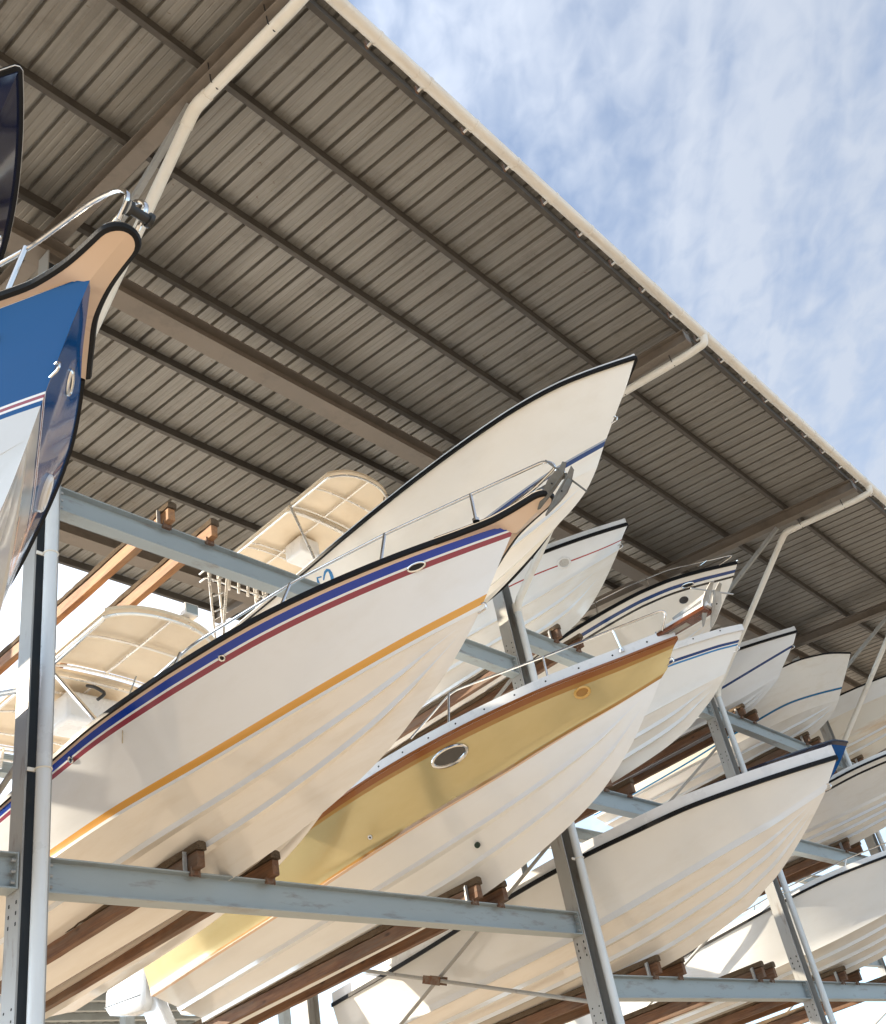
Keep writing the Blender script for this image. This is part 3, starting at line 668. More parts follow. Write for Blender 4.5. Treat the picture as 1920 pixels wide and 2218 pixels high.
def boat(key, lab, xc, ys, sheer, chine, keel, base0, bands, railz=(.0, .05), rail_mat='rubber', cap=.03, deck_mat='rail_white', eye=None, rail_y=None, **k):
    sp = dict(xc=xc, ys=ys, sheer=sheer, chine=chine, keel=keel, base0=base0, bands=bands, **k)
    h = Hull(sp); root = thing('motorboat', (xc, 1.0, keel[-1][1]), lab, 'boat', 'boats stored on the rack')
    make_hull(h, root); make_deck(h, root, deck_mat, cap)
    if rail_mat: strip(h, root, 'rub_rail', rail_mat, railz[0], railz[1], -.01, .022, 0.0 if rail_y is None else h.t_at(0.0, rail_y))
    if eye: bow_eye(h, root, eye)
    BOAT[key] = (h, root); return h, root

# --- white boat, blue and maroon stripes
A_keel = [(-3.62, 6.06), (-3.38, 5.83), (-3.18, 5.63), (-2.95, 5.44), (-2.65, 5.25), (-2.40, 5.13), (-1.91, 4.94), (-1.21, 4.80), (-.65, 4.74), (.6, 4.70), (4.4, 4.70)]
h, r = boat('A', 'large white boat with blue and maroon stripes and an orange chine line', 5.22, 4.3,
    sheer_of(1.22, [(-3.66, 6.10), (-3.0, 6.07), (-1.92, 6.00), (-.9, 5.90), (.58, 5.79), (2.5, 5.68), (4.4, 5.60)], 4.0),
    [(-3.12, 0, 5.585), (-2.55, .18, 5.53), (-1.97, .35, 5.46), (-.71, .67, 5.31), (.26, .93, 5.19), (.90, 1.03, 5.12), (2.0, 1.12, 5.05), (4.4, 1.14, 4.98)], A_keel,
    'gel_tan', [('s', .020, 'stripe_blue'), ('s', .064, 'gel_cool'), ('s', .077, 'stripe_red'), ('s', .110, 'gel_cool'), ('c', .088, 'stripe_orange'), ('c', .032, 'gel_white')],
    railz=(-.002, .038), cap=.045, vee=.8, bottom='gel_ivory', flare=.05, transom='gel_white', eye=5.60, rail_y=-3.14, deck_mat='rail_white')
def pulpit(h, root, wt, z_tip, z_root, zb, y_stem, nr=.10, mat='gel_tan'):
    """moulded bow platform: rounded nose, under-side sweeping down to the stem, black edge moulding"""
    top, bot, mid = [], [], []; y_tip, y_root = wt[0][0], wt[-1][0]
    for f in np.r_[0, .004, .012, .025, .045, .07, .10, .14, np.linspace(.2, 1, 20)]:
        y = y_tip + (y_root - y_tip) * f; nose = math.sqrt(max(0, 1 - max(0, 1 - (y - y_tip) / nr)**2)); w = float(curve(wt, y)) * nose
        zt = z_tip + (z_root - z_tip) * f; top.append((w, y, zt)); bot.append((w, y, zt - .045))
        q = np.interp(y, [y_tip, y_stem, y_stem + .12], [0, 1, 0]); mid.append((0, y, zt - .047 - max(0, zt - .047 - zb) * q))
    n = len(top); vs = []; fs = []
    for sg in (-1, 1):
        o = len(vs)
        for row in (top, bot, mid): vs += [(h.xc + sg * p[0], p[1], p[2]) for p in row]
        for r_ in (0, 1):
            for i in range(n - 1): fs.append((o + r_ * n + i, o + r_ * n + i + 1, o + (r_ + 1) * n + i + 1, o + (r_ + 1) * n + i))
    for i in range(n - 1): fs.append((i, 3 * n + i, 3 * n + i + 1, i + 1))
    o = MB().add(vs, fs, mat).build('bow_pulpit', root, angle=50)
    ed = [(h.xc - p[0] - .004, p[1], p[2] - .02) for p in top[::-1]] + [(h.xc + p[0] + .004, p[1], p[2] - .02) for p in top[1:]]
    m_ = MB(); u = [Vector(p) for p in ed]
    vs = []; 
    for p in u: vs += [p + Vector((0, 0, -.03)), p + Vector((0, 0, .03))]
    m_.tube([p + Vector((0, -.004, 0)) for p in u], .026, 'rubber', 8); m_.build('edge_moulding', o)
    m_ = MB(); m_.tube([p + Vector((0, 0, .034)) for p in u], .011, 'chrome', 6); m_.build('edge_trim', o)
pulpit(h, r, [(-3.96, .07), (-3.8, .085), (-3.55, .125), (-3.3, .222), (-3.1, .315)], 6.125, 6.112, 5.985, -3.60)
rail(h, r, [(.62, .30, 6.02), (.74, -.05, 6.33), (.70, -.7, 6.42), (.52, -1.8, 6.46), (.34, -2.7, 6.44), (.16, -3.55, 6.38), (.07, -4.05, 6.33), (.05, -4.12, 6.24), (.07, -3.9, 6.17), (.10, -3.62, 6.14)],
     [((.95, -.62, 5.93), (.72, -.55, 6.41)), ((.72, -1.75, 6.05), (.53, -1.75, 6.46)), ((.46, -2.66, 6.10), (.35, -2.66, 6.445)), ((.2, -3.42, 6.14), (.19, -3.42, 6.39))])
oval(h, r, 'hawse_fitting', .15, -2.90, .068, .026, .009, 'chrome', 'hole')
oval(h, r, 'drain_fitting', .125, -1.35, .022, .022, .008, 'chrome', 'hole', (-1,)); oval(h, r, 'drain_fitting', .125, .28, .022, .022, .008, 'chrome', 'hole', (-1,))
hardtop(r, 5.22, .58, 1.80, 7.64, .62, cross=(.46, .97), fore=(-.98, 0, .98))
hardtop(r, 5.22, 1.92, 3.60, 7.62, .62, arch=.0, cross=(.2, .5, .8, .97), fore=(-.98, 0, .98), name='aft_top')
for sg in (-1, 1):
    m_ = MB(); a, c = Vector((5.22 + sg * .58, 1.83, 7.6)), Vector((5.22 + sg * .74, .62, 6.3))
    m_.tube([a, c, c + Vector((sg * .02, -.15, -.3))], .021, 'chrome', 10)
    e = Vector((-sg * .085, .05, 0))
    m_.tube(smooth_path([a + (c - a) * .22, a + (c - a) * .22 + e, a + (c - a) * .86 + e, a + (c - a) * .92, ], .05), .015, 'chrome', 8); m_.build('top_leg', r); m_ = MB()
    m_.tube([Vector((5.22 + sg * .58, 3.5, 7.6)), Vector((5.22 + sg * .7, 3.1, 5.75))], .021, 'chrome', 10)
    m_.build('top_leg', r); MB().tube([Vector((5.22 + sg * .59, .8, 7.56)), Vector((5.22 + sg * .59, 1.85, 7.53))], .015, 'chrome', 8).build('top_rail', r)
m_ = MB(); m_.box((5.30, 2.28, 7.38), (.62, .42, .34), 'rail_white'); m_.build('electronics_box', r, bevel=.04)
m_ = MB(); m_.tube(smooth_path([(5.1, 1.9, 7.52), (5.12, 1.78, 7.45), (5.2, 1.72, 7.36), (5.12, 1.74, 7.28)], .06), .018, 'cable', 8); m_.build('microphone_cable', r)
m_ = MB(); m_.box((5.43, .60, 7.80), (.15, .09, .13), 'rail_white'); m_.box((5.43, .552, 7.80), (.125, .006, .105), 'lamp_glass'); m_.tube([(5.43, .62, 7.66), (5.43, .62, 7.75)], .012, 'chrome', 8); m_.build('spotlight', r, bevel=.008)
m_ = MB(); ball = []; 
for i in range(9):
    for j in range(14):
        th, ph = math.pi * i / 8, 2 * math.pi * j / 14; rr = 1 + .10 * math.sin(3.1 * ph + 2 * th) * math.sin(th); ball.append((4.60 + .14 * rr * math.sin(th) * math.cos(ph), -.16 + .15 * rr * math.sin(th) * math.sin(ph), 6.22 + .22 * math.cos(th)))
m_.add(ball, [(i * 14 + j, i * 14 + (j + 1) % 14, (i + 1) * 14 + (j + 1) % 14, (i + 1) * 14 + j) for i in range(8) for j in range(14)], 'plastic_wrap'); m_.build('wrapped_winch', r)
m_ = MB(); m_.tube(smooth_path([(4.32, -.20, 6.32), (4.18, -.28, 6.0), (4.135, -.30, 5.88), (4.13, -.30, 5.62)], .05), .006, 'rope', 6); m_.build('cord', r)
m_ = MB()
for k_ in range(8): m_.tube([(4.66 + .16 * k_, 3.72, 7.42), (4.66 + .16 * k_, 3.66, 7.66)], .022, 'alu', 8)
m_.tube([(4.6, 3.70, 7.52), (5.84, 3.70, 7.52)], .014, 'alu', 8); m_.tube([(4.6, 3.67, 7.62), (5.84, 3.67, 7.62)], .014, 'alu', 8); m_.build('rod_holder', r)

# --- gold boat
h, r = boat('B', 'gold hulled boat with white cap rail, brown moulding and an oval dark porthole', 8.33, 4.36,
    sheer_of(1.2, [(-3.10, 6.30), (-2.55, 6.235), (-1.88, 6.19), (-1.22, 6.135), (-.51, 6.08), (.2, 6.03), (1.2, 5.97), (4.4, 5.84)]),
    [(-2.80, 0, 6.0), (-2.32, .15, 5.905), (-1.85, .29, 5.83), (-1.03, .50, 5.69), (-.02, .73, 5.55), (1.20, .92, 5.385), (3.69, 1.0, 5.21), (4.4, 1.0, 5.17)],
    [(-3.10, 6.30), (-2.98, 6.17), (-2.90, 6.06), (-2.80, 6.0), (-2.68, 5.88), (-2.49, 5.72), (-2.32, 5.57), (-2.05, 5.38), (-1.73, 5.21), (-1.04, 5.0), (-.37, 4.87), (.3, 4.80), (4.4, 4.76)],
    'stripe_brown', [('s', .045, 'gel_amber'), ('s', .075, 'gel_gold'), ('c', .032, 'gel_amber')], railz=(.0, .02), rail_mat='stripe_brown', cap=.14,
    vee=.92, bottom='gel_white', chine_mat='stripe_peach', strakes=(.36, .67), flare=.02, transom='gel_white', eye=6.12)
oval(h, r, 'porthole', .29, -.70, .20, .088, .019, 'chrome', 'glass_dark')
oval(h, r, 'hawse_fitting', .33, -2.12, .075, .052, .014, 'amber_lens', 'gel_amber')
oval(h, r, 'thru_hull', .75, .55, .018, .018, .008, 'rail_white', 'hole', (-1,))
rail(h, r, [(.86, -.2, 6.40), (.72, -.75, 6.72), (.52, -1.9, 6.60), (.36, -2.6, 6.56), (.12, -3.16, 6.58), (.10, -3.02, 6.40)],
     [((.86, -.72, 6.20), (.73, -.72, 6.715)), ((.55, -1.86, 6.28), (.53, -1.86, 6.605)), ((.28, -2.62, 6.33), (.34, -2.62, 6.56))])
surf('plug_green', (.006, .03, .018), .4)
m_ = MB(); m_.disc((8.03, -.35, 5.225), (-.77, -.18, -.61), (0, 1, 0), .030, .030, 'plug_green', 20, .022); m_.build('drain_plug', r)
m_ = MB(); m_.box((8.33, -3.10, 6.40), (.17, .85, .045), 'mahogany'); m_.build('bow_plank', r, bevel=.01)
m_ = MB(); m_.box((8.33, -3.16, 6.376), (.08, .22, .004), 'galv'); m_.box((8.33, -3.30, 6.445), (.10, .5, .05), 'rail_white'); m_.tube([(8.25, -3.50, 6.40), (8.41, -3.50, 6.40)], .022, 'chrome', 10); m_.build('anchor_roller', r, bevel=.003)
m_ = MB()
for k_ in range(14): m_.disc_ring((8.30, -2.60 - .045 * k_, 6.44), (0, 1, 0) if k_ % 2 else (1, 0, 0), (0, 0, 1) if k_ % 2 else (0, 1, 0), .026, .014, .006, 'galv', 10, 5)
m_.build('anchor_chain', r)
def outboard(xm):
    prof = [(5.02, 5.74), (5.04, 5.30), (5.12, 5.21), (5.55, 5.27), (6.0, 5.40), (6.10, 5.52), (6.08, 5.76), (5.98, 5.86), (5.4, 5.88), (5.10, 5.83)]
    vs = []; n = len(prof)
    for xx, s_ in ((-.24, .84), (-.19, .96), (0, 1.0), (.19, .96), (.24, .84)): vs += [(xm + xx * .85, 5.40 + (y - 5.56) * s_ * .85, 5.50 + (z - 5.56) * s_ * .85) for y, z in prof]
    fs = [(i * n + k_, i * n + (k_ + 1) % n, (i + 1) * n + (k_ + 1) % n, (i + 1) * n + k_) for i in range(4) for k_ in range(n)] + [tuple(range(n - 1, -1, -1)), tuple(range(4 * n, 5 * n))]
    ob = MB().add(vs, fs, 'cowl').build('outboard_motor', r, angle=45, bevel=.03)
    m_ = MB(); m_.bar((xm, 5.12, 5.40), (xm, 4.62, 4.55), .15, .30, 'cowl', (0, 1, 0)); m_.build('motor_leg', ob, bevel=.03)
    m_ = MB(); m_.box((xm, 4.62, 5.5), (.30, .5, .26), 'rubber'); m_.build('clamp_bracket', ob, bevel=.02)
    m_ = MB(); m_.box((xm - .198, 5.42, 5.44), (.012, .80, .012), 'rubber', Matrix.Rotation(R_(6), 3, 'X')); m_.build('cowl_seam', ob)
outboard(7.82); outboard(8.84)

# --- tall white boat with navy line
h, r = boat('C', 'tall flared white boat with one navy line, highest bow in the rack', 8.3, 4.6,
    sheer_of(1.25, [(-3.76, 9.70), (-3.03, 9.625), (-2.52, 9.51), (-1.97, 9.35), (-1.27, 9.17), (-.35, 9.01), (.75, 8.94), (4.7, 8.80)]),
    [(-2.86, 0, 8.68), (-2.3, .22, 8.62), (-1.3, .50, 8.53), (0, .76, 8.47), (1.5, .95, 8.44), (4.7, 1.02, 8.42)],
    [(-3.76, 9.70), (-3.54, 9.42), (-3.19, 9.06), (-3.05, 8.91), (-2.86, 8.68), (-2.60, 8.47), (-2.29, 8.355), (-1.96, 8.29), (-1.59, 8.22), (-1.07, 8.15), (0, 8.13), (4.7, 8.13)],
    'gel_cream', [(('L', .0), [(-3.12, 8.955), (-2.39, 8.82), (-1.64, 8.655), (-.84, 8.50), (1, 8.46), (4.7, 8.45)], 'stripe_grey'), (('L', .018), [(-3.12, 8.955), (-2.39, 8.82), (-1.64, 8.655), (-.84, 8.50), (1, 8.46), (4.7, 8.45)], 'stripe_navy'),
                  (('L', .062), [(-3.12, 8.955), (-2.39, 8.82), (-1.64, 8.655), (-.84, 8.50), (1, 8.46), (4.7, 8.45)], 'gel_cream')],
    railz=(-.045, -.005), cap=.045, bottom='gel_cream', flare=.06, transom='gel_white', eye=9.12)
hardtop(r, 8.3, .50, 1.48, 10.86, .56, arch=.2, cross=(.5, .97), fore=(-.97, 0, .97))
hardtop(r, 8.3, 1.52, 3.1, 10.84, .56, arch=.0, cross=(.03, .55, .62, .97), fore=(-.97, 0, .97), name='aft_top')
m_ = MB()
for sg in (-1, 1):
    MB().tube([(8.3 + sg * .54, 1.5, 10.8), (8.3 + sg * .70, .9, 9.2)], .02, 'alu', 10).build('top_leg', r); MB().tube([(8.3 + sg * .54, 2.9, 10.8), (8.3 + sg * .72, 3.0, 8.95)], .02, 'alu', 10).build('top_leg', r)
m_ = MB(); m_.box((8.42, 2.1, 10.68), (.34, .36, .28), 'rail_white'); m_.build('electronics_box', r, bevel=.03)
m_ = MB(); m_.disc_ring((8.72, .62, 10.80), (1, .2, 0), (0, 0, 1), .06, .05, .008, 'cable', 20, 6); m_.build('hose_loop', r)
m_ = MB()   # rod rack on its lattice legs behind the top
for xx in (7.82, 7.98, 8.62, 8.78):
    m_.tube([(xx, 3.35, 8.95), (xx, 3.45, 10.95)], .017, 'alu', 8)
for xa in (7.82, 8.62):
    for k_ in range(7): z = 9.15 + .26 * k_; m_.tube([(xa, 3.36, z), (xa + .16, 3.36, z + .12)], .011, 'alu', 6)
for z in (10.92, 10.78): m_.tube(smooth_path([(7.74, 3.55, z), (7.74, 3.40, z), (8.86, 3.40, z), (8.86, 3.55, z)], .06), .014, 'alu', 8)
for k_ in range(7): m_.tube([(7.8 + .165 * k_, 3.41, 10.70), (7.8 + .165 * k_, 3.37, 10.98)], .022, 'alu', 8)
m_.build('rod_rack', r)
def hull_decal(h, parent, name, mat, path, w, lift=.0025):
    """lettering stroke laid on the hull: path of (v, t) pairs"""
    P, Nn = [], []
    for v, t in path: P.append(h.pt(v, t)); Nn.append(h.normal(v, t))
    vs = []
    for i, p in enumerate(P):
        d = (P[min(i + 1, len(P) - 1)] - P[max(i - 1, 0)]).normalized(); s_ = d.cross(Nn[i]).normalized(); e = math.sin(math.pi * (.12 + .76 * i / (len(P) - 1)))
        vs += [p + s_ * w * e + Nn[i] * lift, p - s_ * w * e + Nn[i] * lift]
    return MB().add(vs, [(2 * i, 2 * i + 1, 2 * i + 3, 2 * i + 2) for i in range(len(P) - 1)], mat).build(name, parent)
def letters(h, parent, y, v, s=.2):
    o = None
    tc_ = h.t_at(v, y)
    for strokes in ([[(.75 * math.cos(a) * .5, .5 * math.sin(a)) for a in np.linspace(.5, 5.6, 14)]], [[(.8, .5), (.72, .1), (.62, -.45)], [(.45, .42), (.85, .5)]]):
        for st in strokes:
            path = []
            for (px, pz) in st:
                path.append((v - pz * s / .5, h.t_at(v, y + px * s)))
            o = hull_decal(h, parent, 'hull_lettering', 'stripe_sky', path, .022)
letters(h, r, .48, .45)

# --- blue bowed boat in the near bay
h, r = boat('D', 'glossy blue bowed boat with tan pulpit and white lower hull, nearest at left', 1.93, 4.0,
    [(-3.64, 0, 6.26), (-3.4, .112, 6.265), (-3.15, .23, 6.265), (-2.87, .375, 6.27), (-2.36, .59, 6.27), (-1.63, .80, 6.27), (-.84, .97, 6.26), (.5, 1.1, 6.2), (4.0, 1.12, 6.0)],
    [(-3.08, 0, 5.55), (-2.6, .2, 5.45), (-1.8, .5, 5.32), (-.6, .82, 5.2), (.8, .98, 5.12), (4.0, 1.0, 5.06)],
    [(-3.64, 6.26), (-3.46, 6.06), (-3.25, 5.80), (-3.08, 5.55), (-2.88, 5.30), (-2.6, 5.08), (-2.2, 4.94), (-1.6, 4.86), (-.6, 4.80), (.6, 4.77), (4.0, 4.76)],
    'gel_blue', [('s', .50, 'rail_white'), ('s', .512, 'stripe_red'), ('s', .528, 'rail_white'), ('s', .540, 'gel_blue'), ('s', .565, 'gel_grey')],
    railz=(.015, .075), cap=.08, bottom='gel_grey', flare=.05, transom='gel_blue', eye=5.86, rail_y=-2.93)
pulpit(h, r, [(-3.96, .075), (-3.65, .098), (-3.4, .150), (-3.15, .262), (-2.95, .362)], 6.31, 6.33, 6.23, -3.60)
rail(h, r, [(.46, -2.2, 6.52), (.30, -2.76, 6.72), (.13, -3.26, 6.74), (.07, -3.78, 6.66), (.05, -3.98, 6.56), (.05, -4.06, 6.42), (.05, -3.96, 6.33)], [((.20, -3.12, 6.34), (.15, -3.24, 6.74)), ((.52, -2.2, 6.36), (.46, -2.2, 6.52))], r=.015)
m_ = MB(); m_.tube([(1.90, -4.03, 6.36), (2.0, -4.03, 6.36)], [.026, .026], 'cable', 12); m_.tube([(1.885, -4.03, 6.36), (1.905, -4.03, 6.36)], .04, 'cable', 12); m_.tube([(1.995, -4.03, 6.36), (2.015, -4.03, 6.36)], .04, 'cable', 12); m_.build('bow_roller', r)
oval(h, r, 'hawse_fitting', .17, -3.02, .085, .032, .012, 'chrome', 'hole'); oval(h, r, 'porthole', .34, -2.30, .13, .055, .022, 'rail_white', 'amber_lens')

# --- dark navy hull above it
h, r = boat('E', 'black navy hull cut off by the left edge of the picture', 1.95, 4.2,
    sheer_of(.84, [(-2.62, 9.45), (-1.5, 9.40), (0, 9.35), (4.2, 9.2)], 2.9), [(-2.1, 0, 8.85), (-1.4, .3, 8.72), (-.3, .6, 8.6), (1.0, .78, 8.5), (4.2, .8, 8.46)],
    [(-2.62, 9.45), (-2.4, 9.2), (-2.1, 8.85), (-1.7, 8.45), (-1.2, 8.28), (-.4, 8.18), (.6, 8.16), (4.2, 8.16)], 'gel_navy', [], railz=(-.01, .05), cap=.05, bottom='gel_navy', transom='gel_navy', flare=.03)
strip(h, r, 'rail_trim', 'rail_white', .016, .026, .018, .026)
oval(h, r, 'hawse_fitting', .20, -1.30, .085, .034, .012, 'chrome', 'stripe_crimson')

# --- upper level, second bay
h, r = boat('F', 'white boat with black rub rail, fine red line and a chrome hawse near its bow', 11.15, 4.6,
    sheer_of(1.15, [(-1.62, 9.90), (-.48, 9.875), (.8, 9.80), (4.6, 9.6)]),
    [(-1.02, 0, 9.62), (-.72, .09, 9.58), (.32, .40, 9.43), (.98, .56, 9.38), (2.2, .80, 9.28), (4.6, 1.0, 9.14)],
    [(-1.62, 9.90), (-1.47, 9.76), (-1.38, 9.64), (-1.17, 9.44), (-.86, 9.19), (-.56, 9.01), (-.29, 8.92), (.1, 8.86), (1, 8.80), (4.6, 8.78)], 'gel_cool', [('s', .155, 'stripe_crimson'), ('s', .168, 'gel_cool')],
    railz=(-.01, .035), cap=.13, bottom='gel_ivory', eye=9.66, flare=.02)
oval(h, r, 'hawse_fitting', .42, -.62, .088, .072, .016, 'rail_white', 'bracket_steel')
gs = [('s', .07, 'stripe_navy'), ('s', .115, 'gel_cream'), ('s', .15, 'stripe_black'), ('s', .18, 'gel_cream')]
h, r = boat('G', 'cream boat with curved navy and black stripes and a thin bow rail', 13.9, 4.6,
    sheer_of(1.2, [(-1.94, 10.06), (-1.0, 10.11), (-.5, 10.08), (.1, 10.0), (.6, 9.93), (2, 9.78), (4.6, 9.65)]),
    [(-1.35, 0, 9.45), (-.8, .16, 9.38), (.2, .43, 9.28), (1.4, .70, 9.2), (4.6, 1.0, 9.15)],
    [(-1.94, 10.06), (-1.76, 9.84), (-1.53, 9.62), (-1.35, 9.45), (-1.26, 9.36), (-1.02, 9.21), (-.7, 9.05), (-.2, 8.93), (.6, 8.85), (4.6, 8.82)], 'gel_ivory', gs, railz=(-.005, .05), cap=.06, bottom='gel_ivory', flare=.03)
rail(h, r, [(.85, .5, 10.36), (.60, -.2, 10.44), (.42, -.95, 10.40), (.22, -1.6, 10.26), (.10, -2.0, 10.18), (.16, -1.7, 10.12)], [((.40, -1.47, 10.16), (.25, -1.56, 10.27)), ((.6, -.6, 10.14), (.52, -.55, 10.43)), ((.92, .3, 10.05), (.80, .35, 10.38))], r=.012)
oval(h, r, 'hawse_fitting', .16, -1.15, .10, .032, .012, 'chrome', 'hole'); oval(h, r, 'vent_opening', .40, -.98, .085, .065, .008, 'gel_cream', 'glass_dark', (-1,))
# --- middle level, second bay
h, r = boat('H', 'white boat with twin blue lines below a thick white gunwale', 11.4, 4.6,
    sheer_of(1.15, [(-2.60, 7.66), (-2.3, 7.68), (-1.85, 7.68), (-.5, 7.62), (1.5, 7.5), (4.6, 7.4)]),
    [(-2.15, 0, 7.22), (-1.7, .15, 7.16), (-1.03, .34, 7.08), (0, .59, 6.98), (1.5, .84, 6.9), (4.6, 1.0, 6.82)],
    [(-2.60, 7.66), (-2.54, 7.59), (-2.46, 7.50), (-2.29, 7.35), (-2.15, 7.21), (-1.90, 7.02), (-1.66, 6.90), (-1.41, 6.79), (-.96, 6.69), (-.59, 6.65), (0, 6.61), (4.6, 6.56)], 'gel_white',
    [('s', .115, 'stripe_navy'), ('s', .145, 'gel_white'), ('s', .155, 'stripe_sky'), ('s', .175, 'gel_white')], railz=(-.03, .06), rail_mat='rail_white', cap=.065, bottom='gel_ivory', eye=7.46, flare=.03)
h, r = boat('L', 'plain white boat with black rub rail and three bottom strakes, low in the middle bay', 11.37, 4.5,
    sheer_of(1.2, [(-3.12, 5.56), (-2.13, 5.535), (-1.5, 5.515), (-.82, 5.46), (0, 5.415), (1.12, 5.35), (2.87, 5.20), (4.5, 5.10)]),
    [(-2.83, 0, 5.26), (-2.13, .22, 5.08), (-1.55, .38, 4.975), (-.82, .57, 4.84), (.21, .82, 4.67), (1.5, 1.04, 4.55), (4.5, 1.08, 4.48)],
    [(-3.14, 5.57), (-2.87, 5.28), (-2.78, 5.20), (-2.45, 4.94), (-2.11, 4.71), (-1.92, 4.60), (-1.71, 4.51), (-1.49, 4.41), (-1.06, 4.30), (-.34, 4.17), (.5, 4.12), (4.5, 4.10)], 'gel_white', [('c', .085, 'gel_cool')],
    railz=(-.02, .03), cap=.17, bottom='gel_ivory', strakes=(.28, .52, .76), vee=.9, knuckle=.085, eye=5.30, flare=.03)
# --- third bay
h, r = boat('I', 'small white boat with one slanting navy line and black rub rail, upper right', 16.5, 4.6,
    sheer_of(1.1, [(-1.58, 9.78), (-.56, 9.79), (.8, 9.72), (4.6, 9.55)]), [(-.95, 0, 9.17), (-.4, .17, 9.06), (.04, .30, 9.0), (1, .55, 8.98), (4.6, .95, 9.04)],
    [(-1.58, 9.78), (-1.44, 9.60), (-1.08, 9.29), (-.95, 9.16), (-.71, 9.03), (-.29, 8.88), (.4, 8.80), (4.6, 8.78)], 'gel_cool',
    [(('L', 0), [(-1.42, 9.585), (0, 9.32), (1.5, 9.12), (4.6, 9.08)], 'stripe_navy'), (('L', .035), [(-1.42, 9.585), (0, 9.32), (1.5, 9.12), (4.6, 9.08)], 'gel_cool')], railz=(-.03, .012), cap=.11, bottom='gel_cool', eye=9.55)
jl = [(-1.12, 9.53), (-.34, 9.515), (.53, 9.40), (1.2, 9.32), (2.14, 9.23), (3.22, 9.17), (4.6, 9.13)]
h, r = boat('J', 'round bowed white boat with a curved teal line, upper far right', 19.15, 4.7,
    sheer_of(1.05, [(-1.56, 10.07), (-1.17, 10.16), (-.8, 10.17), (-.41, 10.13), (1, 9.98), (4.7, 9.75)], 2.8, 2.8),
    [(-.96, 0, 9.31), (-.6, .26, 9.29), (-.18, .48, 9.25), (.56, .74, 9.17), (1.6, .92, 9.1), (4.7, 1.0, 9.05)],
    [(-1.56, 10.07), (-1.40, 9.86), (-1.25, 9.67), (-1.11, 9.50), (-.96, 9.31), (-.77, 9.14), (-.45, 8.98), (-.16, 8.90), (.5, 8.83), (4.7, 8.80)], 'gel_ivory',
    [(('L', 0), jl, 'stripe_teal'), (('L', .035), jl, 'gel_ivory')], railz=(.0, .028), cap=.02, bottom='gel_ivory', flare=-.03)
h, r = boat('K', 'glossy navy blue boat whose upturned bow shows behind the plain white boat', 16.5, 4.6,
    sheer_of(1.1, [(-1.66, 7.50), (-1.45, 7.60), (-.9, 7.59), (0, 7.57), (4.6, 7.4)]), [(-1.1, 0, 7.05), (-.5, .26, 6.98), (.6, .68, 6.9), (4.6, .98, 6.85)],
    [(-1.66, 7.50), (-1.47, 7.31), (-1.25, 7.13), (-1.1, 7.05), (-.8, 6.86), (-.3, 6.7), (.6, 6.6), (4.6, 6.58)], 'gel_navy', [('s', .05, 'gel_blue')], railz=(-.005, .02), rail_mat='gel_navy', cap=.025, deck_mat='gel_navy', bottom='gel_blue', transom='gel_navy')
h, r = boat('O', 'white boat with a double black rub rail, right edge below the middle', 19.04, 4.6,
    sheer_of(1.2, [(-3.2, 7.62), (-1.65, 7.58), (-1.0, 7.53), (-.59, 7.48), (1, 7.38), (4.6, 7.2)]), [(-2.7, 0, 7.25), (-2.0, .22, 7.13), (-1, .49, 7.01), (.4, .75, 6.92), (4.6, 1.02, 6.82)],
    [(-3.2, 7.62), (-2.95, 7.42), (-2.7, 7.25), (-2.3, 6.98), (-1.8, 6.78), (-1.2, 6.67), (0, 6.58), (4.6, 6.55)], 'gel_ivory', [('s', .045, 'gel_ivory'), ('s', .055, 'stripe_black'), ('s', .085, 'gel_ivory')], railz=(.0, .035), cap=.11, bottom='gel_ivory', strakes=(.2, .45, .7), eye=7.4)
h, r = boat('M', 'sunlit white boat with thin black rub rail and low grab rail, lower right', 16.7, 4.7,
    sheer_of(1.2, [(-3.2, 5.46), (-1.7, 5.40), (-.88, 5.365), (0, 5.285), (1.13, 5.18), (2.08, 5.10), (4.7, 4.95)]), [(-2.8, 0, 5.06), (-2.0, .24, 4.86), (-1.28, .50, 4.68), (0, .85, 4.50), (1.5, 1.08, 4.40), (4.7, 1.06, 4.38)],
    [(-3.2, 5.46), (-2.8, 5.06), (-2.4, 4.74), (-1.9, 4.48), (-1.3, 4.28), (-.5, 4.17), (.6, 4.13), (4.7, 4.10)], 'gel_white', [], railz=(-.015, .02), cap=.10, bottom='gel_ivory', strakes=(.28, .56, .8), eye=5.25)
rail(h, r, [(.95, 1.9, 5.22), (1.0, 1.3, 5.37), (.92, .1, 5.52), (.80, -1.1, 5.60), (.6, -1.9, 5.63), (.4, -2.6, 5.64), (.2, -3.1, 5.55)], [((.86, -1.03, 5.44), (.80, -1.1, 5.60)), ((.55, -2.2, 5.47), (.52, -2.2, 5.635)), ((1.05, .6, 5.30), (.96, .6, 5.46))], r=.012)
h, r = boat('P', 'pale hull with brown rust stains at the far right under the roof', 21.8, 4.7,
    sheer_of(1.2, [(-3.1, 10.06), (-1.53, 10.05), (-.5, 10.02), (1, 9.9), (4.7, 9.7)]), [(-2.5, 0, 9.6), (-1.8, .24, 9.44), (-.8, .5, 9.3), (.6, .78, 9.2), (4.7, 1.02, 9.12)],
    [(-3.1, 10.06), (-2.8, 9.84), (-2.5, 9.6), (-2.1, 9.3), (-1.5, 9.05), (-.8, 8.92), (.2, 8.84), (4.7, 8.8)], 'gel_white', [('f', .4, 'gel_stained')], railz=(-.005, .025), cap=.03, bottom='gel_stained', strakes=(.25, .55))
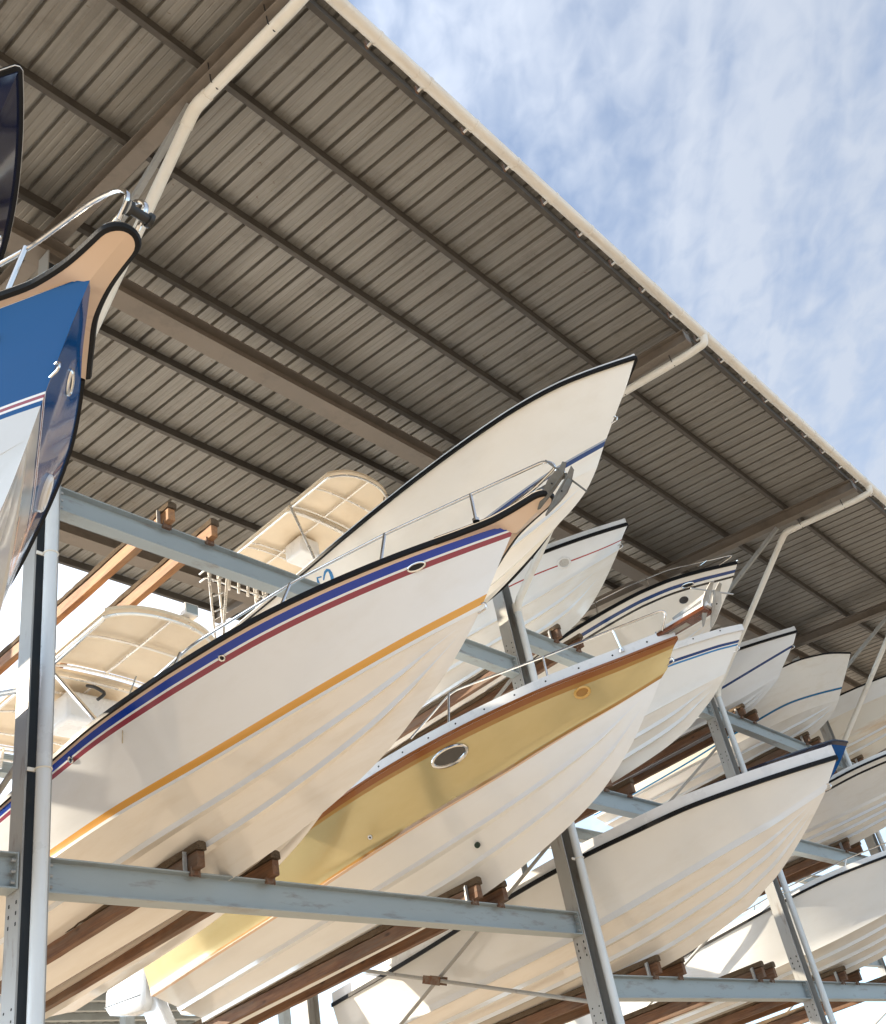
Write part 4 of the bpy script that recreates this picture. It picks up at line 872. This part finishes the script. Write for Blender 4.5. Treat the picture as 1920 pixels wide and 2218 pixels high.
def cap_screws(key, zoff, db, step=.32):
    h, root = BOAT[key]; dk = [c for c in root.children if c.name.startswith('deck')][0]; y = float(h.y0s) + .25
    while y < 1.6:
        t = h.t_at(0.0, y); p = h.pt(0.0, t); q = (h.pt(0.0, min(1, t + .01)) - p).normalized(); n = Vector((-q.y, q.x, 0)) if q.y < 0 else Vector((-q.y, q.x, 0)); n.normalize()
        if n.x > 0: n = -n
        MB().disc(p + n * db + Vector((0, 0, zoff)), n, (0, 0, 1), .010, .010, 'hole', 8, .003).build('screw', dk); y += step
cap_screws('B', .085, -.009); cap_screws('H', .03, .0225); cap_screws('L', .005, .0225, .28)
# ------------------------------------------------------------------ anchors
anchor(5.2, (5.2, -4.13, 6.13), 'dark galvanised anchor on the tan pulpit of the blue and maroon striped boat', R_(40), yaw=R_(-51.3), roll=R_(57.2), sc=.66, shank=(0.0, .50, .06), mat='galv_dark')
anchor(8.33, (8.33, -3.61, 6.53), 'light grey anchor hung on the mahogany plank of the gold boat', R_(39.7), yaw=R_(-32.3), roll=R_(10.3), sc=.74, shank=(0, .5, -.06))

# ------------------------------------------------------------------ shed behind the rack
shed = thing('rear_shed', (9.5, 11, 0), 'low grey steel shed roof seen behind the rack at lower left', 'shed')
b = MB(); prof = []; x = 6.4
while x < 13.2: prof += [(x, 0), (x + .16, 0), (x + .175, .03), (x + .205, .03), (x + .22, 0)]; x += .222
vs = [(px, y, 6.75 + (y - 8.6) * .10 + pz) for y in (8.6, 15.) for px, pz in prof]; q = len(prof); b.add(vs, [(j, j + 1, q + j + 1, q + j) for j in range(q - 1)], 'shed_steel'); b.build('roof_sheet', shed, smooth=False)
for y in (8.7, 9.5, 10.3, 11.1, 12, 13, 14): MB().bar((6.4, y, 6.68 + (y - 8.6) * .1), (13.2, y, 6.68 + (y - 8.6) * .1), .08, .12, 'shed_steel').build('purlin', shed)
for x in (6.6, 9.9, 13.0): MB().bar((x, 9.0, 0), (x, 9.0, 6.70), .16, .16, 'shed_steel', (0, 1, 0)).build('post', shed)
